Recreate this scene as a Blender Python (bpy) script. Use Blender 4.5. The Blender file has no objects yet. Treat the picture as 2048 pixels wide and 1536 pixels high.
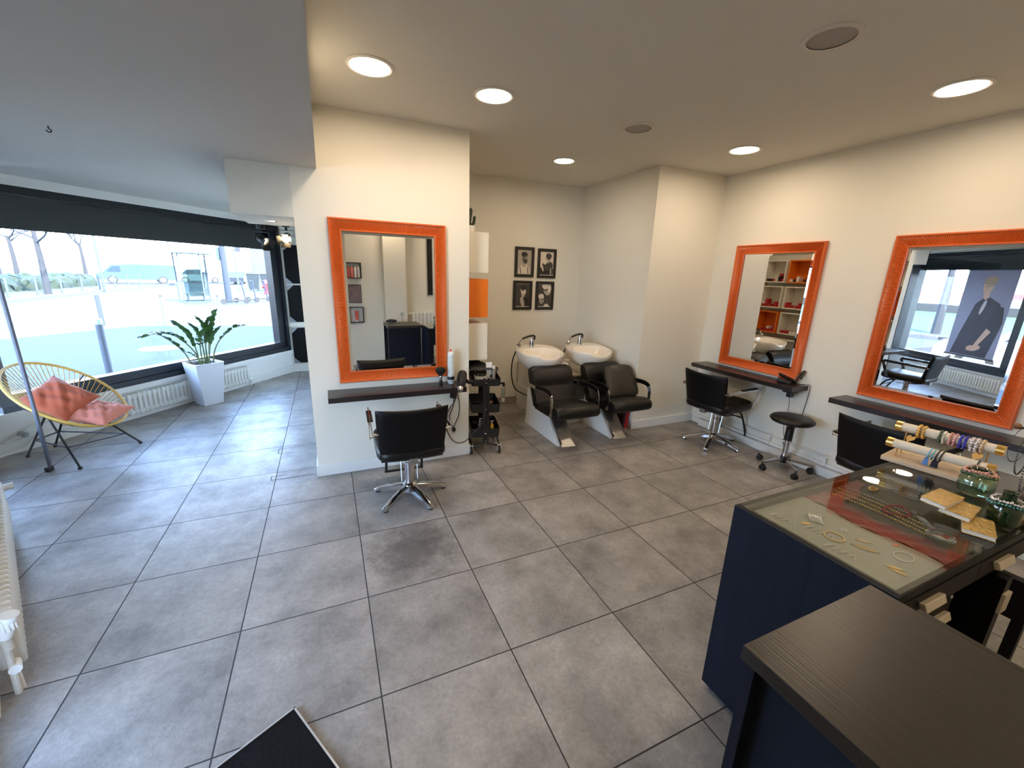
import bpy, bmesh, math, random
from mathutils import Vector, Matrix, Euler
C = bpy.context.scene.collection
PI = math.pi
rnd = random.Random(7)

# ------------------------------------------------------------------ materials
def lin(c):
    return tuple(((x/255)/12.92 if x/255 <= .04045 else ((x/255+.055)/1.055)**2.4) for x in c) + (1,)
MATS = {}
def mat(name, col, rough=.5, metal=0., spec=.5, bump=0., bscale=40., var=0., vscale=8., coat=0., trans=0., emit=None, estr=0., sheen=0., aniso=None):
    if name in MATS: return MATS[name]
    m = bpy.data.materials.new(name); m.use_nodes = True
    nt = m.node_tree; b = nt.nodes['Principled BSDF']
    b.inputs['Base Color'].default_value = lin(col)
    b.inputs['Roughness'].default_value = rough
    b.inputs['Metallic'].default_value = metal
    b.inputs['Specular IOR Level'].default_value = spec
    b.inputs['Coat Weight'].default_value = coat
    b.inputs['Transmission Weight'].default_value = trans
    b.inputs['Sheen Weight'].default_value = sheen
    if emit:
        b.inputs['Emission Color'].default_value = lin(emit); b.inputs['Emission Strength'].default_value = estr
    if bump or var:
        tc = nt.nodes.new('ShaderNodeTexCoord')
        mp = nt.nodes.new('ShaderNodeMapping'); nt.links.new(tc.outputs['Object'], mp.inputs[0])
        if aniso: mp.inputs['Scale'].default_value = aniso
    if var:
        n = nt.nodes.new('ShaderNodeTexNoise'); n.inputs['Scale'].default_value = vscale; n.inputs['Detail'].default_value = 6
        nt.links.new(mp.outputs[0], n.inputs[0])
        mx = nt.nodes.new('ShaderNodeMix'); mx.data_type = 'RGBA'
        a = lin(col); mx.inputs[6].default_value = tuple(min(1, x*(1-var)) for x in a[:3])+(1,); mx.inputs[7].default_value = tuple(min(1, x*(1+var)) for x in a[:3])+(1,)
        nt.links.new(n.outputs[0], mx.inputs[0]); nt.links.new(mx.outputs[2], b.inputs['Base Color'])
    if bump:
        n2 = nt.nodes.new('ShaderNodeTexNoise'); n2.inputs['Scale'].default_value = bscale; n2.inputs['Detail'].default_value = 5
        nt.links.new(mp.outputs[0], n2.inputs[0])
        bp = nt.nodes.new('ShaderNodeBump'); bp.inputs['Strength'].default_value = bump; bp.inputs['Distance'].default_value = .01
        nt.links.new(n2.outputs[0], bp.inputs['Height']); nt.links.new(bp.outputs[0], b.inputs['Normal'])
    MATS[name] = m
    return m

def glass_mat(name, tint=(235, 245, 245), refl=1.0, rough=0.0, f0=.04):
    if name in MATS: return MATS[name]
    m = bpy.data.materials.new(name); m.use_nodes = True; nt = m.node_tree; nt.nodes.clear()
    out = nt.nodes.new('ShaderNodeOutputMaterial'); mix = nt.nodes.new('ShaderNodeMixShader')
    tr = nt.nodes.new('ShaderNodeBsdfTransparent'); tr.inputs[0].default_value = lin(tint)
    gl = nt.nodes.new('ShaderNodeBsdfGlossy'); gl.inputs['Roughness'].default_value = rough
    ge = nt.nodes.new('ShaderNodeNewGeometry'); dt = nt.nodes.new('ShaderNodeVectorMath'); dt.operation = 'DOT_PRODUCT'
    nt.links.new(ge.outputs['Normal'], dt.inputs[0]); nt.links.new(ge.outputs['Incoming'], dt.inputs[1])
    x = dt.outputs['Value']
    for op, v in (('ABSOLUTE', None), ('SUBTRACT', 1.), ('POWER', 5.), ('MULTIPLY', (1-f0)*refl), ('ADD', f0*refl)):   # Schlick reflectance of a thin sheet
        n = nt.nodes.new('ShaderNodeMath'); n.operation = op
        if op == 'SUBTRACT': n.inputs[0].default_value = v; nt.links.new(x, n.inputs[1])
        else:
            nt.links.new(x, n.inputs[0])
            if v is not None: n.inputs[1].default_value = v
        n.use_clamp = op != 'ABSOLUTE'; x = n.outputs[0]
    nt.links.new(x, mix.inputs[0])
    nt.links.new(tr.outputs[0], mix.inputs[1]); nt.links.new(gl.outputs[0], mix.inputs[2]); nt.links.new(mix.outputs[0], out.inputs[0])
    MATS[name] = m
    return m

def floor_mat():
    m = bpy.data.materials.new('grey_stoneware_tiles'); m.use_nodes = True; nt = m.node_tree; N = nt.nodes.new; L = nt.links.new
    b = nt.nodes['Principled BSDF']
    tc = N('ShaderNodeTexCoord'); sp = N('ShaderNodeSeparateXYZ'); L(tc.outputs['Object'], sp.inputs[0])
    def mth(op, a, bb=None):
        n = N('ShaderNodeMath'); n.operation = op
        for i, x in enumerate((a, bb)):
            if x is None: continue
            if isinstance(x, (int, float)): n.inputs[i].default_value = x
            else: L(x, n.inputs[i])
        return n.outputs[0]
    ux = mth('DIVIDE', sp.outputs[0], .6); uy = mth('DIVIDE', sp.outputs[1], .6)
    def edge(u):
        f = mth('FRACT', u); d = mth('ABSOLUTE', mth('SUBTRACT', f, .5)); return mth('SUBTRACT', .5, d)
    e = mth('MINIMUM', edge(ux), edge(uy))
    grout = mth('LESS_THAN', e, .0052)
    comb = N('ShaderNodeCombineXYZ'); L(mth('FLOOR', ux), comb.inputs[0]); L(mth('FLOOR', uy), comb.inputs[1])
    wn = N('ShaderNodeTexWhiteNoise'); wn.noise_dimensions = '3D'; L(comb.outputs[0], wn.inputs[0])
    off = N('ShaderNodeVectorMath'); off.operation = 'MULTIPLY_ADD'
    L(wn.outputs['Color'], off.inputs[0]); off.inputs[1].default_value = (9, 9, 9); L(tc.outputs['Object'], off.inputs[2])
    n1 = N('ShaderNodeTexNoise'); n1.inputs['Scale'].default_value = 3.2; n1.inputs['Detail'].default_value = 8; n1.inputs['Roughness'].default_value = .68
    L(off.outputs[0], n1.inputs[0])
    n2 = N('ShaderNodeTexNoise'); n2.inputs['Scale'].default_value = 55; n2.inputs['Detail'].default_value = 4; n2.inputs['Roughness'].default_value = .7
    L(off.outputs[0], n2.inputs[0])
    r1 = N('ShaderNodeValToRGB'); L(n1.outputs[0], r1.inputs[0])
    r1.color_ramp.elements[0].position = .3; r1.color_ramp.elements[0].color = lin((113, 109, 104))
    r1.color_ramp.elements[1].position = .72; r1.color_ramp.elements[1].color = lin((170, 164, 157))
    # a worn dark patch on one tile, with a shape of its own
    dx = mth('SUBTRACT', sp.outputs[0], .93); dy = mth('SUBTRACT', sp.outputs[1], .34)
    dist = mth('SQRT', mth('ADD', mth('MULTIPLY', dx, dx), mth('MULTIPLY', mth('MULTIPLY', dy, dy), 1.2)))
    n4 = N('ShaderNodeTexNoise'); n4.inputs['Scale'].default_value = 14; n4.inputs['Detail'].default_value = 8; n4.inputs['Roughness'].default_value = .75
    L(tc.outputs['Object'], n4.inputs[0])
    dist = mth('ADD', dist, mth('MULTIPLY', mth('SUBTRACT', n4.outputs[0], .5), .75))
    intile = mth('MULTIPLY', mth('MULTIPLY', mth('GREATER_THAN', sp.outputs[0], .6), mth('LESS_THAN', sp.outputs[0], 1.2)), mth('MULTIPLY', mth('GREATER_THAN', sp.outputs[1], 0), mth('LESS_THAN', sp.outputs[1], .6)))
    mr = N('ShaderNodeMapRange'); L(dist, mr.inputs[0]); mr.inputs[1].default_value = .12; mr.inputs[2].default_value = .36; mr.inputs[3].default_value = .55; mr.inputs[4].default_value = 0
    stain = mth('MULTIPLY', mr.outputs[0], intile)
    def mixc(f, a, bb, mode='MIX'):
        mx = N('ShaderNodeMix'); mx.data_type = 'RGBA'; mx.blend_type = mode
        for i, x in ((0, f), (6, a), (7, bb)):
            if isinstance(x, (float, int)) : mx.inputs[i].default_value = x
            elif isinstance(x, tuple): mx.inputs[i].default_value = x
            else: L(x, mx.inputs[i])
        return mx.outputs[2]
    fine = N('ShaderNodeMapRange'); L(n2.outputs[0], fine.inputs[0]); fine.inputs[1].default_value = .3; fine.inputs[2].default_value = .7; fine.inputs[3].default_value = .85; fine.inputs[4].default_value = 1.13
    c = mixc(1.0, r1.outputs[0], fine.outputs[0], 'MULTIPLY')
    tv = N('ShaderNodeMapRange'); L(wn.outputs['Value'], tv.inputs[0]); tv.inputs[3].default_value = .93; tv.inputs[4].default_value = 1.07
    c = mixc(1.0, c, tv.outputs[0], 'MULTIPLY')
    c = mixc(stain, c, lin((52, 48, 46)))
    c = mixc(grout, c, lin((52, 50, 50)))
    L(c, b.inputs['Base Color'])
    rr = N('ShaderNodeMapRange'); L(n1.outputs[0], rr.inputs[0]); rr.inputs[1].default_value = .3; rr.inputs[2].default_value = .7; rr.inputs[3].default_value = .44; rr.inputs[4].default_value = .29
    L(mth('ADD', rr.outputs[0], mth('MULTIPLY', grout, .4)), b.inputs['Roughness'])
    wv = N('ShaderNodeTexVoronoi'); wv.inputs['Scale'].default_value = 110; L(tc.outputs['Object'], wv.inputs[0])
    h = mth('ADD', mth('MULTIPLY', n2.outputs[0], .55), mth('MULTIPLY', wv.outputs[0], .5))
    h = mth('SUBTRACT', h, mth('MULTIPLY', grout, 1.2))
    bp = N('ShaderNodeBump'); bp.inputs['Strength'].default_value = .24; bp.inputs['Distance'].default_value = .004
    L(h, bp.inputs['Height']); L(bp.outputs[0], b.inputs['Normal'])
    b.inputs['Specular IOR Level'].default_value = .36
    return m

def wood_mat(name, col, rough=.35, axis=0, bump=.25, scale=1.0, spec=.5):
    """Dark stained wood with fine straight grain along one object axis."""
    if name in MATS: return MATS[name]
    m = bpy.data.materials.new(name); m.use_nodes = True; nt = m.node_tree; N = nt.nodes.new; L = nt.links.new
    b = nt.nodes['Principled BSDF']; tc = N('ShaderNodeTexCoord'); mp = N('ShaderNodeMapping'); L(tc.outputs['Object'], mp.inputs[0])
    s = [170*scale]*3; s[axis] = 3*scale; mp.inputs['Scale'].default_value = s
    n = N('ShaderNodeTexNoise'); n.inputs['Scale'].default_value = 1; n.inputs['Detail'].default_value = 5; L(mp.outputs[0], n.inputs[0])
    r = N('ShaderNodeValToRGB'); L(n.outputs[0], r.inputs[0])
    a = lin(col); r.color_ramp.elements[0].position = .35; r.color_ramp.elements[0].color = tuple(x*.75 for x in a[:3])+(1,)
    r.color_ramp.elements[1].position = .68; r.color_ramp.elements[1].color = tuple(x*1.25 for x in a[:3])+(1,)
    L(r.outputs[0], b.inputs['Base Color']); b.inputs['Roughness'].default_value = rough; b.inputs['Specular IOR Level'].default_value = spec
    bp = N('ShaderNodeBump'); bp.inputs['Strength'].default_value = bump; bp.inputs['Distance'].default_value = .002; L(n.outputs[0], bp.inputs['Height']); L(bp.outputs[0], b.inputs['Normal'])
    MATS[name] = m
    return m

WALL = mat('wall_paint', (226, 222, 209), .62, bump=.05, bscale=160)
CEIL = mat('ceiling_paint', (212, 210, 200), .75, bump=.06, bscale=140)
TRIMW = mat('white_trim_paint', (226, 225, 220), .4)
RADW = mat('radiator_enamel', (222, 222, 216), .32)
BLACKF = mat('black_frame_paint', (22, 23, 26), .35)
SHELFW = wood_mat('wenge_shelf_wood', (38, 31, 31), .28, axis=0, bump=.08)
LEATHER = mat('black_leatherette', (15, 14, 13), .36, spec=.32, bump=.12, bscale=260)
LEATHERB = mat('black_smooth_leatherette', (7, 7, 8), .42, spec=.22)
CHROME = mat('chrome', (205, 205, 208), .12, 1.0)
STEEL = mat('brushed_steel', (170, 168, 165), .36, 1.0)
BLKMET = mat('black_powder_coat', (20, 20, 21), .42)
BLKPL = mat('black_plastic', (17, 17, 18), .38)
RUBBER = mat('dark_rubber', (26, 26, 27), .7)
WHITEPL = mat('white_plastic', (232, 230, 224), .35)
CERAMIC = mat('white_ceramic', (236, 230, 218), .09, coat=.6)
ORANGE = mat('orange_lacquer', (206, 97, 40), .38)
ORANGE2 = mat('orange_board', (228, 116, 20), .45)
MIRROR = mat('mirror_silver', (238, 240, 240), .0, 1.0)
RED = mat('red_card', (178, 26, 34), .5)
GOLD = mat('gold_metal', (224, 184, 104), .3, .9)
NAVY = wood_mat('navy_woodgrain', (18, 23, 34), .5, axis=2, bump=.15, spec=.15)
GLASS = glass_mat('window_glass', (252, 254, 254), .8)
GLASST = glass_mat('counter_glass', (248, 251, 250), 1.1)

# ------------------------------------------------------------------ mesh helper
class MB:
    def __init__(s): s.v = []; s.f = []; s.mi = []; s.cur = 0; s.M = Matrix(); s.flat = set()
    def add(s, vs, fs):
        b = len(s.v); s.v += [s.M @ Vector(v) for v in vs]
        for f in fs: s.f.append([b+i for i in f]); s.mi.append(s.cur)
        return s
    def box(s, c, sz, R=None, bevel=0, seg=2):
        c = Vector(c); h = [x/2 for x in sz]
        if bevel:
            bm = bmesh.new(); bmesh.ops.create_cube(bm, size=1)
            for v in bm.verts: v.co = Vector((v.co.x*sz[0], v.co.y*sz[1], v.co.z*sz[2]))
            bmesh.ops.bevel(bm, geom=list(bm.edges), offset=min(bevel, min(sz)*.49), segments=seg, affect='EDGES', profile=.5)
            bm.verts.index_update()
            bm.normal_update(); s.flat |= {len(s.f)+i for i, f in enumerate(bm.faces) if max(map(abs, f.normal)) > .999}
            vs = [v.co.copy() for v in bm.verts]; fs = [[v.index for v in f.verts] for f in bm.faces]; bm.free()
        else:
            vs = [Vector((x*h[0], y*h[1], z*h[2])) for z in (-1, 1) for y in (-1, 1) for x in (-1, 1)]
            fs = [(0, 2, 3, 1), (4, 5, 7, 6), (0, 1, 5, 4), (2, 6, 7, 3), (0, 4, 6, 2), (1, 3, 7, 5)]
        if R is not None: vs = [R @ v for v in vs]
        return s.add([c+v for v in vs], fs)
    def bx(s, x0, x1, y0, y1, z0, z1, bevel=0, seg=2):
        return s.box(((x0+x1)/2, (y0+y1)/2, (z0+z1)/2), (abs(x1-x0), abs(y1-y0), abs(z1-z0)), None, bevel, seg)
    def tube(s, pts, r, n=8, closed=False, caps=True, flat=None, up=None):
        """Sweep a round (or flat = (width, thickness)) section along pts."""
        P = [Vector(p) for p in pts]; m = len(P); vs = []; fs = []
        R = r if isinstance(r, (list, tuple)) else [r]*m
        pn = None
        for i, p in enumerate(P):
            if closed: t = (P[(i+1) % m]-P[i-1])
            else: t = P[min(i+1, m-1)]-P[max(i-1, 0)]
            t.normalize()
            if up is not None: a = Vector(up)
            elif pn is not None: a = pn
            else: a = Vector((0, 0, 1)) if abs(t.z) < .9 else Vector((1, 0, 0))
            b = t.cross(a)
            if b.length < 1e-6: b = t.cross(Vector((1, .1, 0)))
            b.normalize(); a = b.cross(t).normalized(); pn = a
            if flat:
                w, th = flat[0]/2, flat[1]/2
                sec = [(-w, -th), (w, -th), (w, th), (-w, th)]
                vs += [p+b*x+a*y for x, y in sec]
            else:
                vs += [p+(b*math.cos(2*PI*k/n)+a*math.sin(2*PI*k/n))*R[i] for k in range(n)]
        n = 4 if flat else n
        for i in range(m if closed else m-1):
            j = (i+1) % m
            for k in range(n): fs.append((i*n+k, i*n+(k+1) % n, j*n+(k+1) % n, j*n+k))
        if caps and not closed:
            fs.append(tuple(range(n))[::-1]); fs.append(tuple((m-1)*n+k for k in range(n)))
        return s.add(vs, fs)
    def cyl(s, p0, p1, r0, r1=None, n=20):
        return s.tube([p0, p1], [r0, r0 if r1 is None else r1], n)
    def lathe(s, prof, c=(0, 0, 0), n=28, R=None, cap=True):
        c = Vector(c); vs = []; fs = []
        for r, z in prof:
            for k in range(n):
                v = Vector((max(r, 1e-4)*math.cos(2*PI*k/n), max(r, 1e-4)*math.sin(2*PI*k/n), z)); vs.append(c+(R @ v if R is not None else v))
        for i in range(len(prof)-1):
            for k in range(n): fs.append((i*n+k, i*n+(k+1) % n, (i+1)*n+(k+1) % n, (i+1)*n+k))
        if cap:
            fs.append(tuple(range(n))[::-1]); fs.append(tuple((len(prof)-1)*n+k for k in range(n)))
        return s.add(vs, fs)
    def prism(s, poly, h0, h1, M=None):
        """poly (x, y) extruded along local z from h0 to h1, then M."""
        n = len(poly); vs = [Vector((x, y, h0)) for x, y in poly]+[Vector((x, y, h1)) for x, y in poly]
        if M is not None: vs = [M @ v for v in vs]
        fs = [tuple(range(n))[::-1], tuple(range(n, 2*n))]+[(i, (i+1) % n, n+(i+1) % n, n+i) for i in range(n)]
        return s.add(vs, fs)
    def ball(s, c, r, n=12, m=8, R=None, e1=1., e2=1.):
        c = Vector(c); r = r if isinstance(r, (tuple, list)) else (r, r, r)
        sg = lambda x, e: math.copysign(abs(x)**e, x)
        vs = []; fs = []
        for i in range(m+1):
            u = -PI/2+PI*i/m
            for k in range(n):
                a = 2*PI*k/n
                v = Vector((r[0]*sg(math.cos(u), e1)*sg(math.cos(a), e2), r[1]*sg(math.cos(u), e1)*sg(math.sin(a), e2), r[2]*sg(math.sin(u), e1)))
                vs.append(c+(R @ v if R is not None else v))
        for i in range(m):
            for k in range(n): fs.append((i*n+k, i*n+(k+1) % n, (i+1)*n+(k+1) % n, (i+1)*n+k))
        fs.append(tuple(range(n))[::-1]); fs.append(tuple(m*n+k for k in range(n)))
        return s.add(vs, fs)
    def grid(s, fn, nu, nv, closeu=False, closev=False):
        vs = [fn(i/(nu if closeu else nu-1), j/(nv if closev else nv-1)) for i in range(nu) for j in range(nv)]
        fs = []
        for i in range(nu if closeu else nu-1):
            for j in range(nv if closev else nv-1):
                i2, j2 = (i+1) % nu, (j+1) % nv
                fs.append((i*nv+j, i2*nv+j, i2*nv+j2, i*nv+j2))
        return s.add(vs, fs)
    def build(s, name, mats, parent=None, smooth=35, merge=0, **props):
        me = bpy.data.meshes.new(name)
        me.from_pydata([tuple(v) for v in s.v], [], s.f)
        mats = mats if isinstance(mats, (list, tuple)) else [mats]
        for m in mats: me.materials.append(m)
        me.polygons.foreach_set('material_index', s.mi)
        bm = bmesh.new(); bm.from_mesh(me)
        if merge: bmesh.ops.remove_doubles(bm, verts=bm.verts, dist=merge)
        bmesh.ops.recalc_face_normals(bm, faces=bm.faces)
        if smooth:
            a = math.radians(smooth)
            for i, f in enumerate(bm.faces): f.smooth = i not in s.flat or bool(merge)
            for e in bm.edges:
                if len(e.link_faces) != 2 or e.calc_face_angle(0) > a: e.smooth = False
        bm.to_mesh(me); bm.free()
        o = bpy.data.objects.new(name, me); C.objects.link(o)
        if parent is not None: o.parent = parent
        for k, v in props.items(): o[k] = v
        return o

def thing(name, label, cat, loc=(0, 0, 0), rz=0., group=None):
    o = bpy.data.objects.new(name, None); C.objects.link(o)
    o.empty_display_size = .05; o.location = loc; o.rotation_euler = (0, 0, rz)
    o['label'] = label; o['category'] = cat
    if group: o['group'] = group
    return o
def tag(o, label, cat, group=None):
    o['label'] = label; o['category'] = cat
    if group: o['group'] = group
    return o
def struct(o): o['kind'] = 'structure'; return o
def dup(root, loc, rz, label, group=None):
    r = root.copy(); C.objects.link(r); r.location = loc; r.rotation_euler = (0, 0, rz); r['label'] = label
    if group: r['group'] = group
    for ch in list(root.children):
        c = ch.copy(); C.objects.link(c); c.parent = r
        for g in list(ch.children):
            d = g.copy(); C.objects.link(d); d.parent = c
    return r
def rotz(a): return Matrix.Rotation(a, 3, 'Z')
def rotx(a): return Matrix.Rotation(a, 3, 'X')
def roty(a): return Matrix.Rotation(a, 3, 'Y')
def smooth_path(pts, k=6, closed=False):
    """Catmull-Rom through pts."""
    P = [Vector(p) for p in pts]; out = []; n = len(P)
    for i in range(n if closed else n-1):
        if closed: p0, p1, p2, p3 = P[i-1], P[i], P[(i+1) % n], P[(i+2) % n]
        else: p0, p1, p2, p3 = P[max(i-1, 0)], P[i], P[i+1], P[min(i+2, n-1)]
        for j in range(k):
            t = j/k
            out.append(.5*((2*p1)+(p2-p0)*t+(2*p0-5*p1+4*p2-p3)*t*t+(3*p1-p0-3*p2+p3)*t**3))
    if not closed: out.append(P[-1])
    return out
# ------------------------------------------------------------------ the room
CZ, SZ, WX = 2.88, 2.46, 4.71       # main ceiling, lowered ceiling, right wall
P0 = Vector((-.10, 5.875, 0)); U = Vector((.6046, .7966, 0)); NO = Vector((-.7966, .6046, 0))   # street window wall, NO points outdoors
LM = Matrix((( U.x, NO.x, 0, P0.x), (U.y, NO.y, 0, P0.y), (0, 0, 1, 0), (0, 0, 0, 1)))           # local x along the wall, y outward
W0 = Vector((-2.37, 2.885, 0)); WU = Vector((.459, -.8884, 0)); WN = Vector((-.8884, -.459, 0))   # second street wall, running to the rear
WM = Matrix(((WU.x, WN.x, 0, W0.x), (WU.y, WN.y, 0, W0.y), (0, 0, 1, 0), (0, 0, 0, 1)))
YR = -2.95                            # rear wall
def wpt(s, n=0, z=0): return W0+WU*s+WN*n+Vector((0, 0, z))
wend = wpt((YR-W0.y)/WU.y)            # where the second street wall meets the rear wall

b = MB()
b.add([(-2.8, 2.9, 0), (-.2, 6.35, 0), (5, 6.35, 0), (5, -3.2, 0), (wend.x-.1, -3.2, 0)], [(0, 1, 2, 3, 4)])
b.add([(-2.8, 2.9, -.1), (-.2, 6.35, -.1), (5, 6.35, -.1), (5, -3.2, -.1), (wend.x-.1, -3.2, -.1)], [(4, 3, 2, 1, 0)])
struct(b.build('floor', floor_mat(), smooth=0))
b = MB(); b.bx(.52, 5, -3.2, 6.4, CZ, CZ+.1); struct(b.build('ceiling', CEIL))
b = MB(); b.bx(-3.4, .52, -3.2, 6.6, SZ, CZ+.1)
struct(b.build('ceiling', CEIL))
b = MB(); b.bx(-.055, .345, 1.606, 2.40, 2.11, SZ+.02); struct(b.build('trim_1', CEIL))          # boxed-in beam beside the pillar
b = MB(); b.bx(.34, 1.70, 1.605, 5.9, 0, CZ); struct(b.build('wall_pillar', WALL))
b = MB(); b.bx(1.70, 3.745, 3.0, 3.15, 0, CZ); struct(b.build('wall_back', WALL))
b = MB(); b.bx(3.745, WX, 1.608, 3.15, 0, CZ); struct(b.build('wall_column', WALL))
b = MB(); b.bx(WX, WX+.15, -3.1, 3.1, 0, CZ); struct(b.build('wall_right', WALL))
b = MB(); b.bx(wend.x-.2, WX+.1, YR-.15, YR, 0, CZ); struct(b.build('wall_rear', WALL))
b = MB(); b.bx(1.49, 1.88, YR, YR+.28, 0, CZ); struct(b.build('wall_rear_column', WALL))
b = MB(); b.bx(-.2, .34, 5.875, 6.0, 0, SZ); struct(b.build('wall_end', WALL))
# low white walls below the two street windows, with a projecting plinth
b = MB(); b.M = LM; b.bx(-3.77, .12, 0, .22, 0, .39); b.bx(-3.77, 0, -.03, .0, .33, .388); struct(b.build('wall_front', TRIMW))
b = MB(); b.M = LM; b.bx(-3.77, 0, -.022, 0, 0, .12, bevel=.004); struct(b.build('baseboard_front', TRIMW))
b = MB(); b.M = WM; b.bx(0, 2.62, 0, .22, 0, .36); struct(b.build('wall_left', TRIMW))
b = MB(); b.M = WM; b.bx(0, 3.4, -.03, 0, 0, .12, bevel=.004); b.bx(4.5, 6.6, -.03, 0, 0, .12, bevel=.004); struct(b.build('baseboard_left', TRIMW))
for nm, bxs in (('baseboard_pillar', ((.34, 1.703, 1.592, 1.605), (1.70, 1.713, 1.592, 3.0), (.327, .34, 1.592, 5.87))), ('baseboard_column', ((3.732, WX, 1.595, 1.608),)), ('baseboard_end', ((-.1, .33, 5.862, 5.875),)), ('baseboard_back', ((1.713, 3.732, 2.987, 3.0),))):
    b = MB()
    for x0, x1, y0, y1 in bxs: b.bx(x0, x1, y0, y1, 0, .105, bevel=.003)
    struct(b.build(nm, TRIMW if nm != 'baseboard_back' else mat('grey_skirting', (150, 140, 126), .6)))
# cornice strip along the head of the street window
b = MB(); b.M = LM; b.bx(-3.7, -.0, -.03, .2, 2.375, SZ); struct(b.build('trim_2', TRIMW))

def shop_window(name, M, s0, s1, zb=.39, zt=2.375, inner_b=.545, inner_t=2.01, mull=()):
    f = MB(); f.M = M
    f.bx(s0, s1, -.03, .12, zb, zb+.06, bevel=.004); f.bx(s0, s1, .0, .12, zb+.06, inner_b)
    f.bx(s0, s0+.09, -.01, .12, zb, zt); f.bx(s1-.19, s1, .0, .12, zb, zt); f.bx(s1-.06, s1, -.03, .0, zb, zt); f.bx(s0, s1, -.03, .12, zt-.07, zt)
    for m in mull: f.bx(m-.035, m+.035, -.01, .12, zb, zt)
    o = struct(f.build(name, mat('black_window_frame', (24, 27, 33), .3)))
    v = MB(); v.M = M; v.bx(s0+.05, s1-.1, .075, .095, inner_t, zt-.04)
    v.build('valance', mat('dark_grey_valance', (42, 42, 44), .12), o)
    g = MB(); g.M = M; g.bx(s0+.06, s1-.1, .055, .067, inner_b-.02, zt-.05)
    g.build('pane', GLASS, o)
    return o
shop_window('window_1', LM, -3.56, -.04)
shop_window('window_2', WM, .30, 2.55, .36, 2.40, .50, 2.09)
# solid wall beside the second window, towards the rear, and the pier in the corner
b = MB(); b.M = WM; b.bx(2.55, 3.40, 0, .22, 0, SZ+.1); b.bx(4.50, 6.7, 0, .22, 0, SZ+.1); b.bx(3.40, 4.50, 0, .22, 2.38, SZ+.1); struct(b.build('wall_left', WALL))
# unseen glazed entrance behind the mat, added beside the camera for more daylight
b = MB(); b.M = WM
for s0_, s1_ in ((3.40, 3.48), (4.42, 4.50)): b.bx(s0_, s1_, .02, .12, 0, 2.38)
b.bx(3.48, 4.42, .02, .12, 2.30, 2.38); b.bx(3.48, 4.42, .02, .12, 0, .05)
dr = struct(b.build('door_added', mat('black_window_frame', (24, 27, 33), .3)))
for s0_, s1_ in ((3.48, 4.42),):
    b = MB(); b.M = WM; b.bx(s0_, s1_, .06, .072, .05, 2.30); b.build('pane', GLASS, dr)
b = MB(); b.M = WM; b.tube([(4.27, -.03, .9), (4.27, -.03, 1.35)], .014, 10); b.tube([(4.27, -.03, .95), (4.27, .03, .95)], .008, 8); b.tube([(4.27, -.03, 1.30), (4.27, .03, 1.30)], .008, 8); b.build('pull_handle', STEEL, dr)
b = MB(); b.M = WM; b.bx(-.02, .30, -.0, .2, .36, SZ); struct(b.build('trim_5', mat('black_window_frame', (24, 27, 33), .3)))
b = MB(); b.M = WM; b.bx(.3, 2.55, .0, .2, 2.40, SZ+.1); struct(b.build('wall_left_head', WALL))
h0, h1 = Vector((-1.905, 2.06, 0)), Vector((-1.757, 2.50, 0))
dv = (h1-h0).normalized(); DM = Matrix(((dv.x, -dv.y, 0, h0.x), (dv.y, dv.x, 0, h0.y), (0, 0, 1, 0), (0, 0, 0, 1)))
W = (h1-h0).length
d = thing('glass_screen', 'narrow upright glass screen with a grey edge strip in front of the string chair', 'glass screen', (0, 0, 0))
b = MB(); b.M = DM; b.bx(0, W-.016, -.005, .005, .035, 2.12); b.build('glass_panel', GLASS, d)
b = MB(); b.M = DM; b.bx(W-.020, W, -.011, .011, .02, 2.12, bevel=.003); b.build('edge_strip', mat('grey_brush_seal', (98, 99, 110), .5, bump=.3, bscale=300), d)
b = MB(); b.M = DM; b.bx(W-.05, W+.004, -.016, .016, .004, .045, bevel=.004); b.build('bottom_fitting', BLKPL, d)

# surface trunking and pipes along the right wall
b = MB(); b.bx(WX-.052, WX, -2.9, 1.45, .0, .085, bevel=.004)
b.bx(WX-.03, WX, -2.9, 1.59, .098, .125, bevel=.003); struct(b.build('trim_3', TRIMW))
tp = thing('heating_pipe', 'thin white heating pipe running above the skirting trunking on the right wall', 'pipe', (WX-.03, 0, 0))
b = MB(); b.tube([(0, 1.58, .20), (0, 1.4, .195), (0, -2.9, .18)], .009, 8); b.build('pipe', TRIMW, tp)
for y in (1.2, .55, .0, -.35, -.9): b = MB(); b.bx(-.012, .03, y-.008, y+.008, .10, .205); b.build('bracket', TRIMW, tp)
for i, y in enumerate((1.38, 1.285)):
    t = thing('wall_socket', ('white wall socket nearer the corner, behind the seat of the corner styling chair', 'white wall socket next to the other one, further from the corner')[i], 'socket', (WX, y, .262), -PI/2, 'sockets above the trunking')
    b = MB(); b.bx(-.041, .041, -.012, 0, -.041, .041, bevel=.006); b.build('plate', WHITEPL, t)
    b = MB(); b.cyl((0, -.0135, 0), (0, -.006, 0), .021, n=16); b.build('insert', mat('socket_grey', (190, 190, 186), .5), t)
# hatch lines cut in the floor beside the pillar
b = MB()
for (x0, y0, x1, y1) in ((-.01, 1.66, .30, 1.66), (-.035, 1.66, -.035, 1.73), (-.035, 1.73, .06, 1.73), (-.03, 2.22, -.03, 2.34), (-.03, 2.34, .33, 2.36), (-.03, 2.22, .09, 2.22), (-.035, 1.66, .0, 1.66)):
    p, q = Vector((x0, y0, 0)), Vector((x1, y1, 0)); dd = (q-p).normalized(); nn = Vector((-dd.y, dd.x, 0))*.003
    b.add([p-nn+Vector((0, 0, .0015)), q-nn+Vector((0, 0, .0015)), q+nn+Vector((0, 0, .0015)), p+nn+Vector((0, 0, .0015))], [(0, 1, 2, 3)])
struct(b.build('trim_4', mat('dark_joint', (44, 46, 52), .7)))

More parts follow.
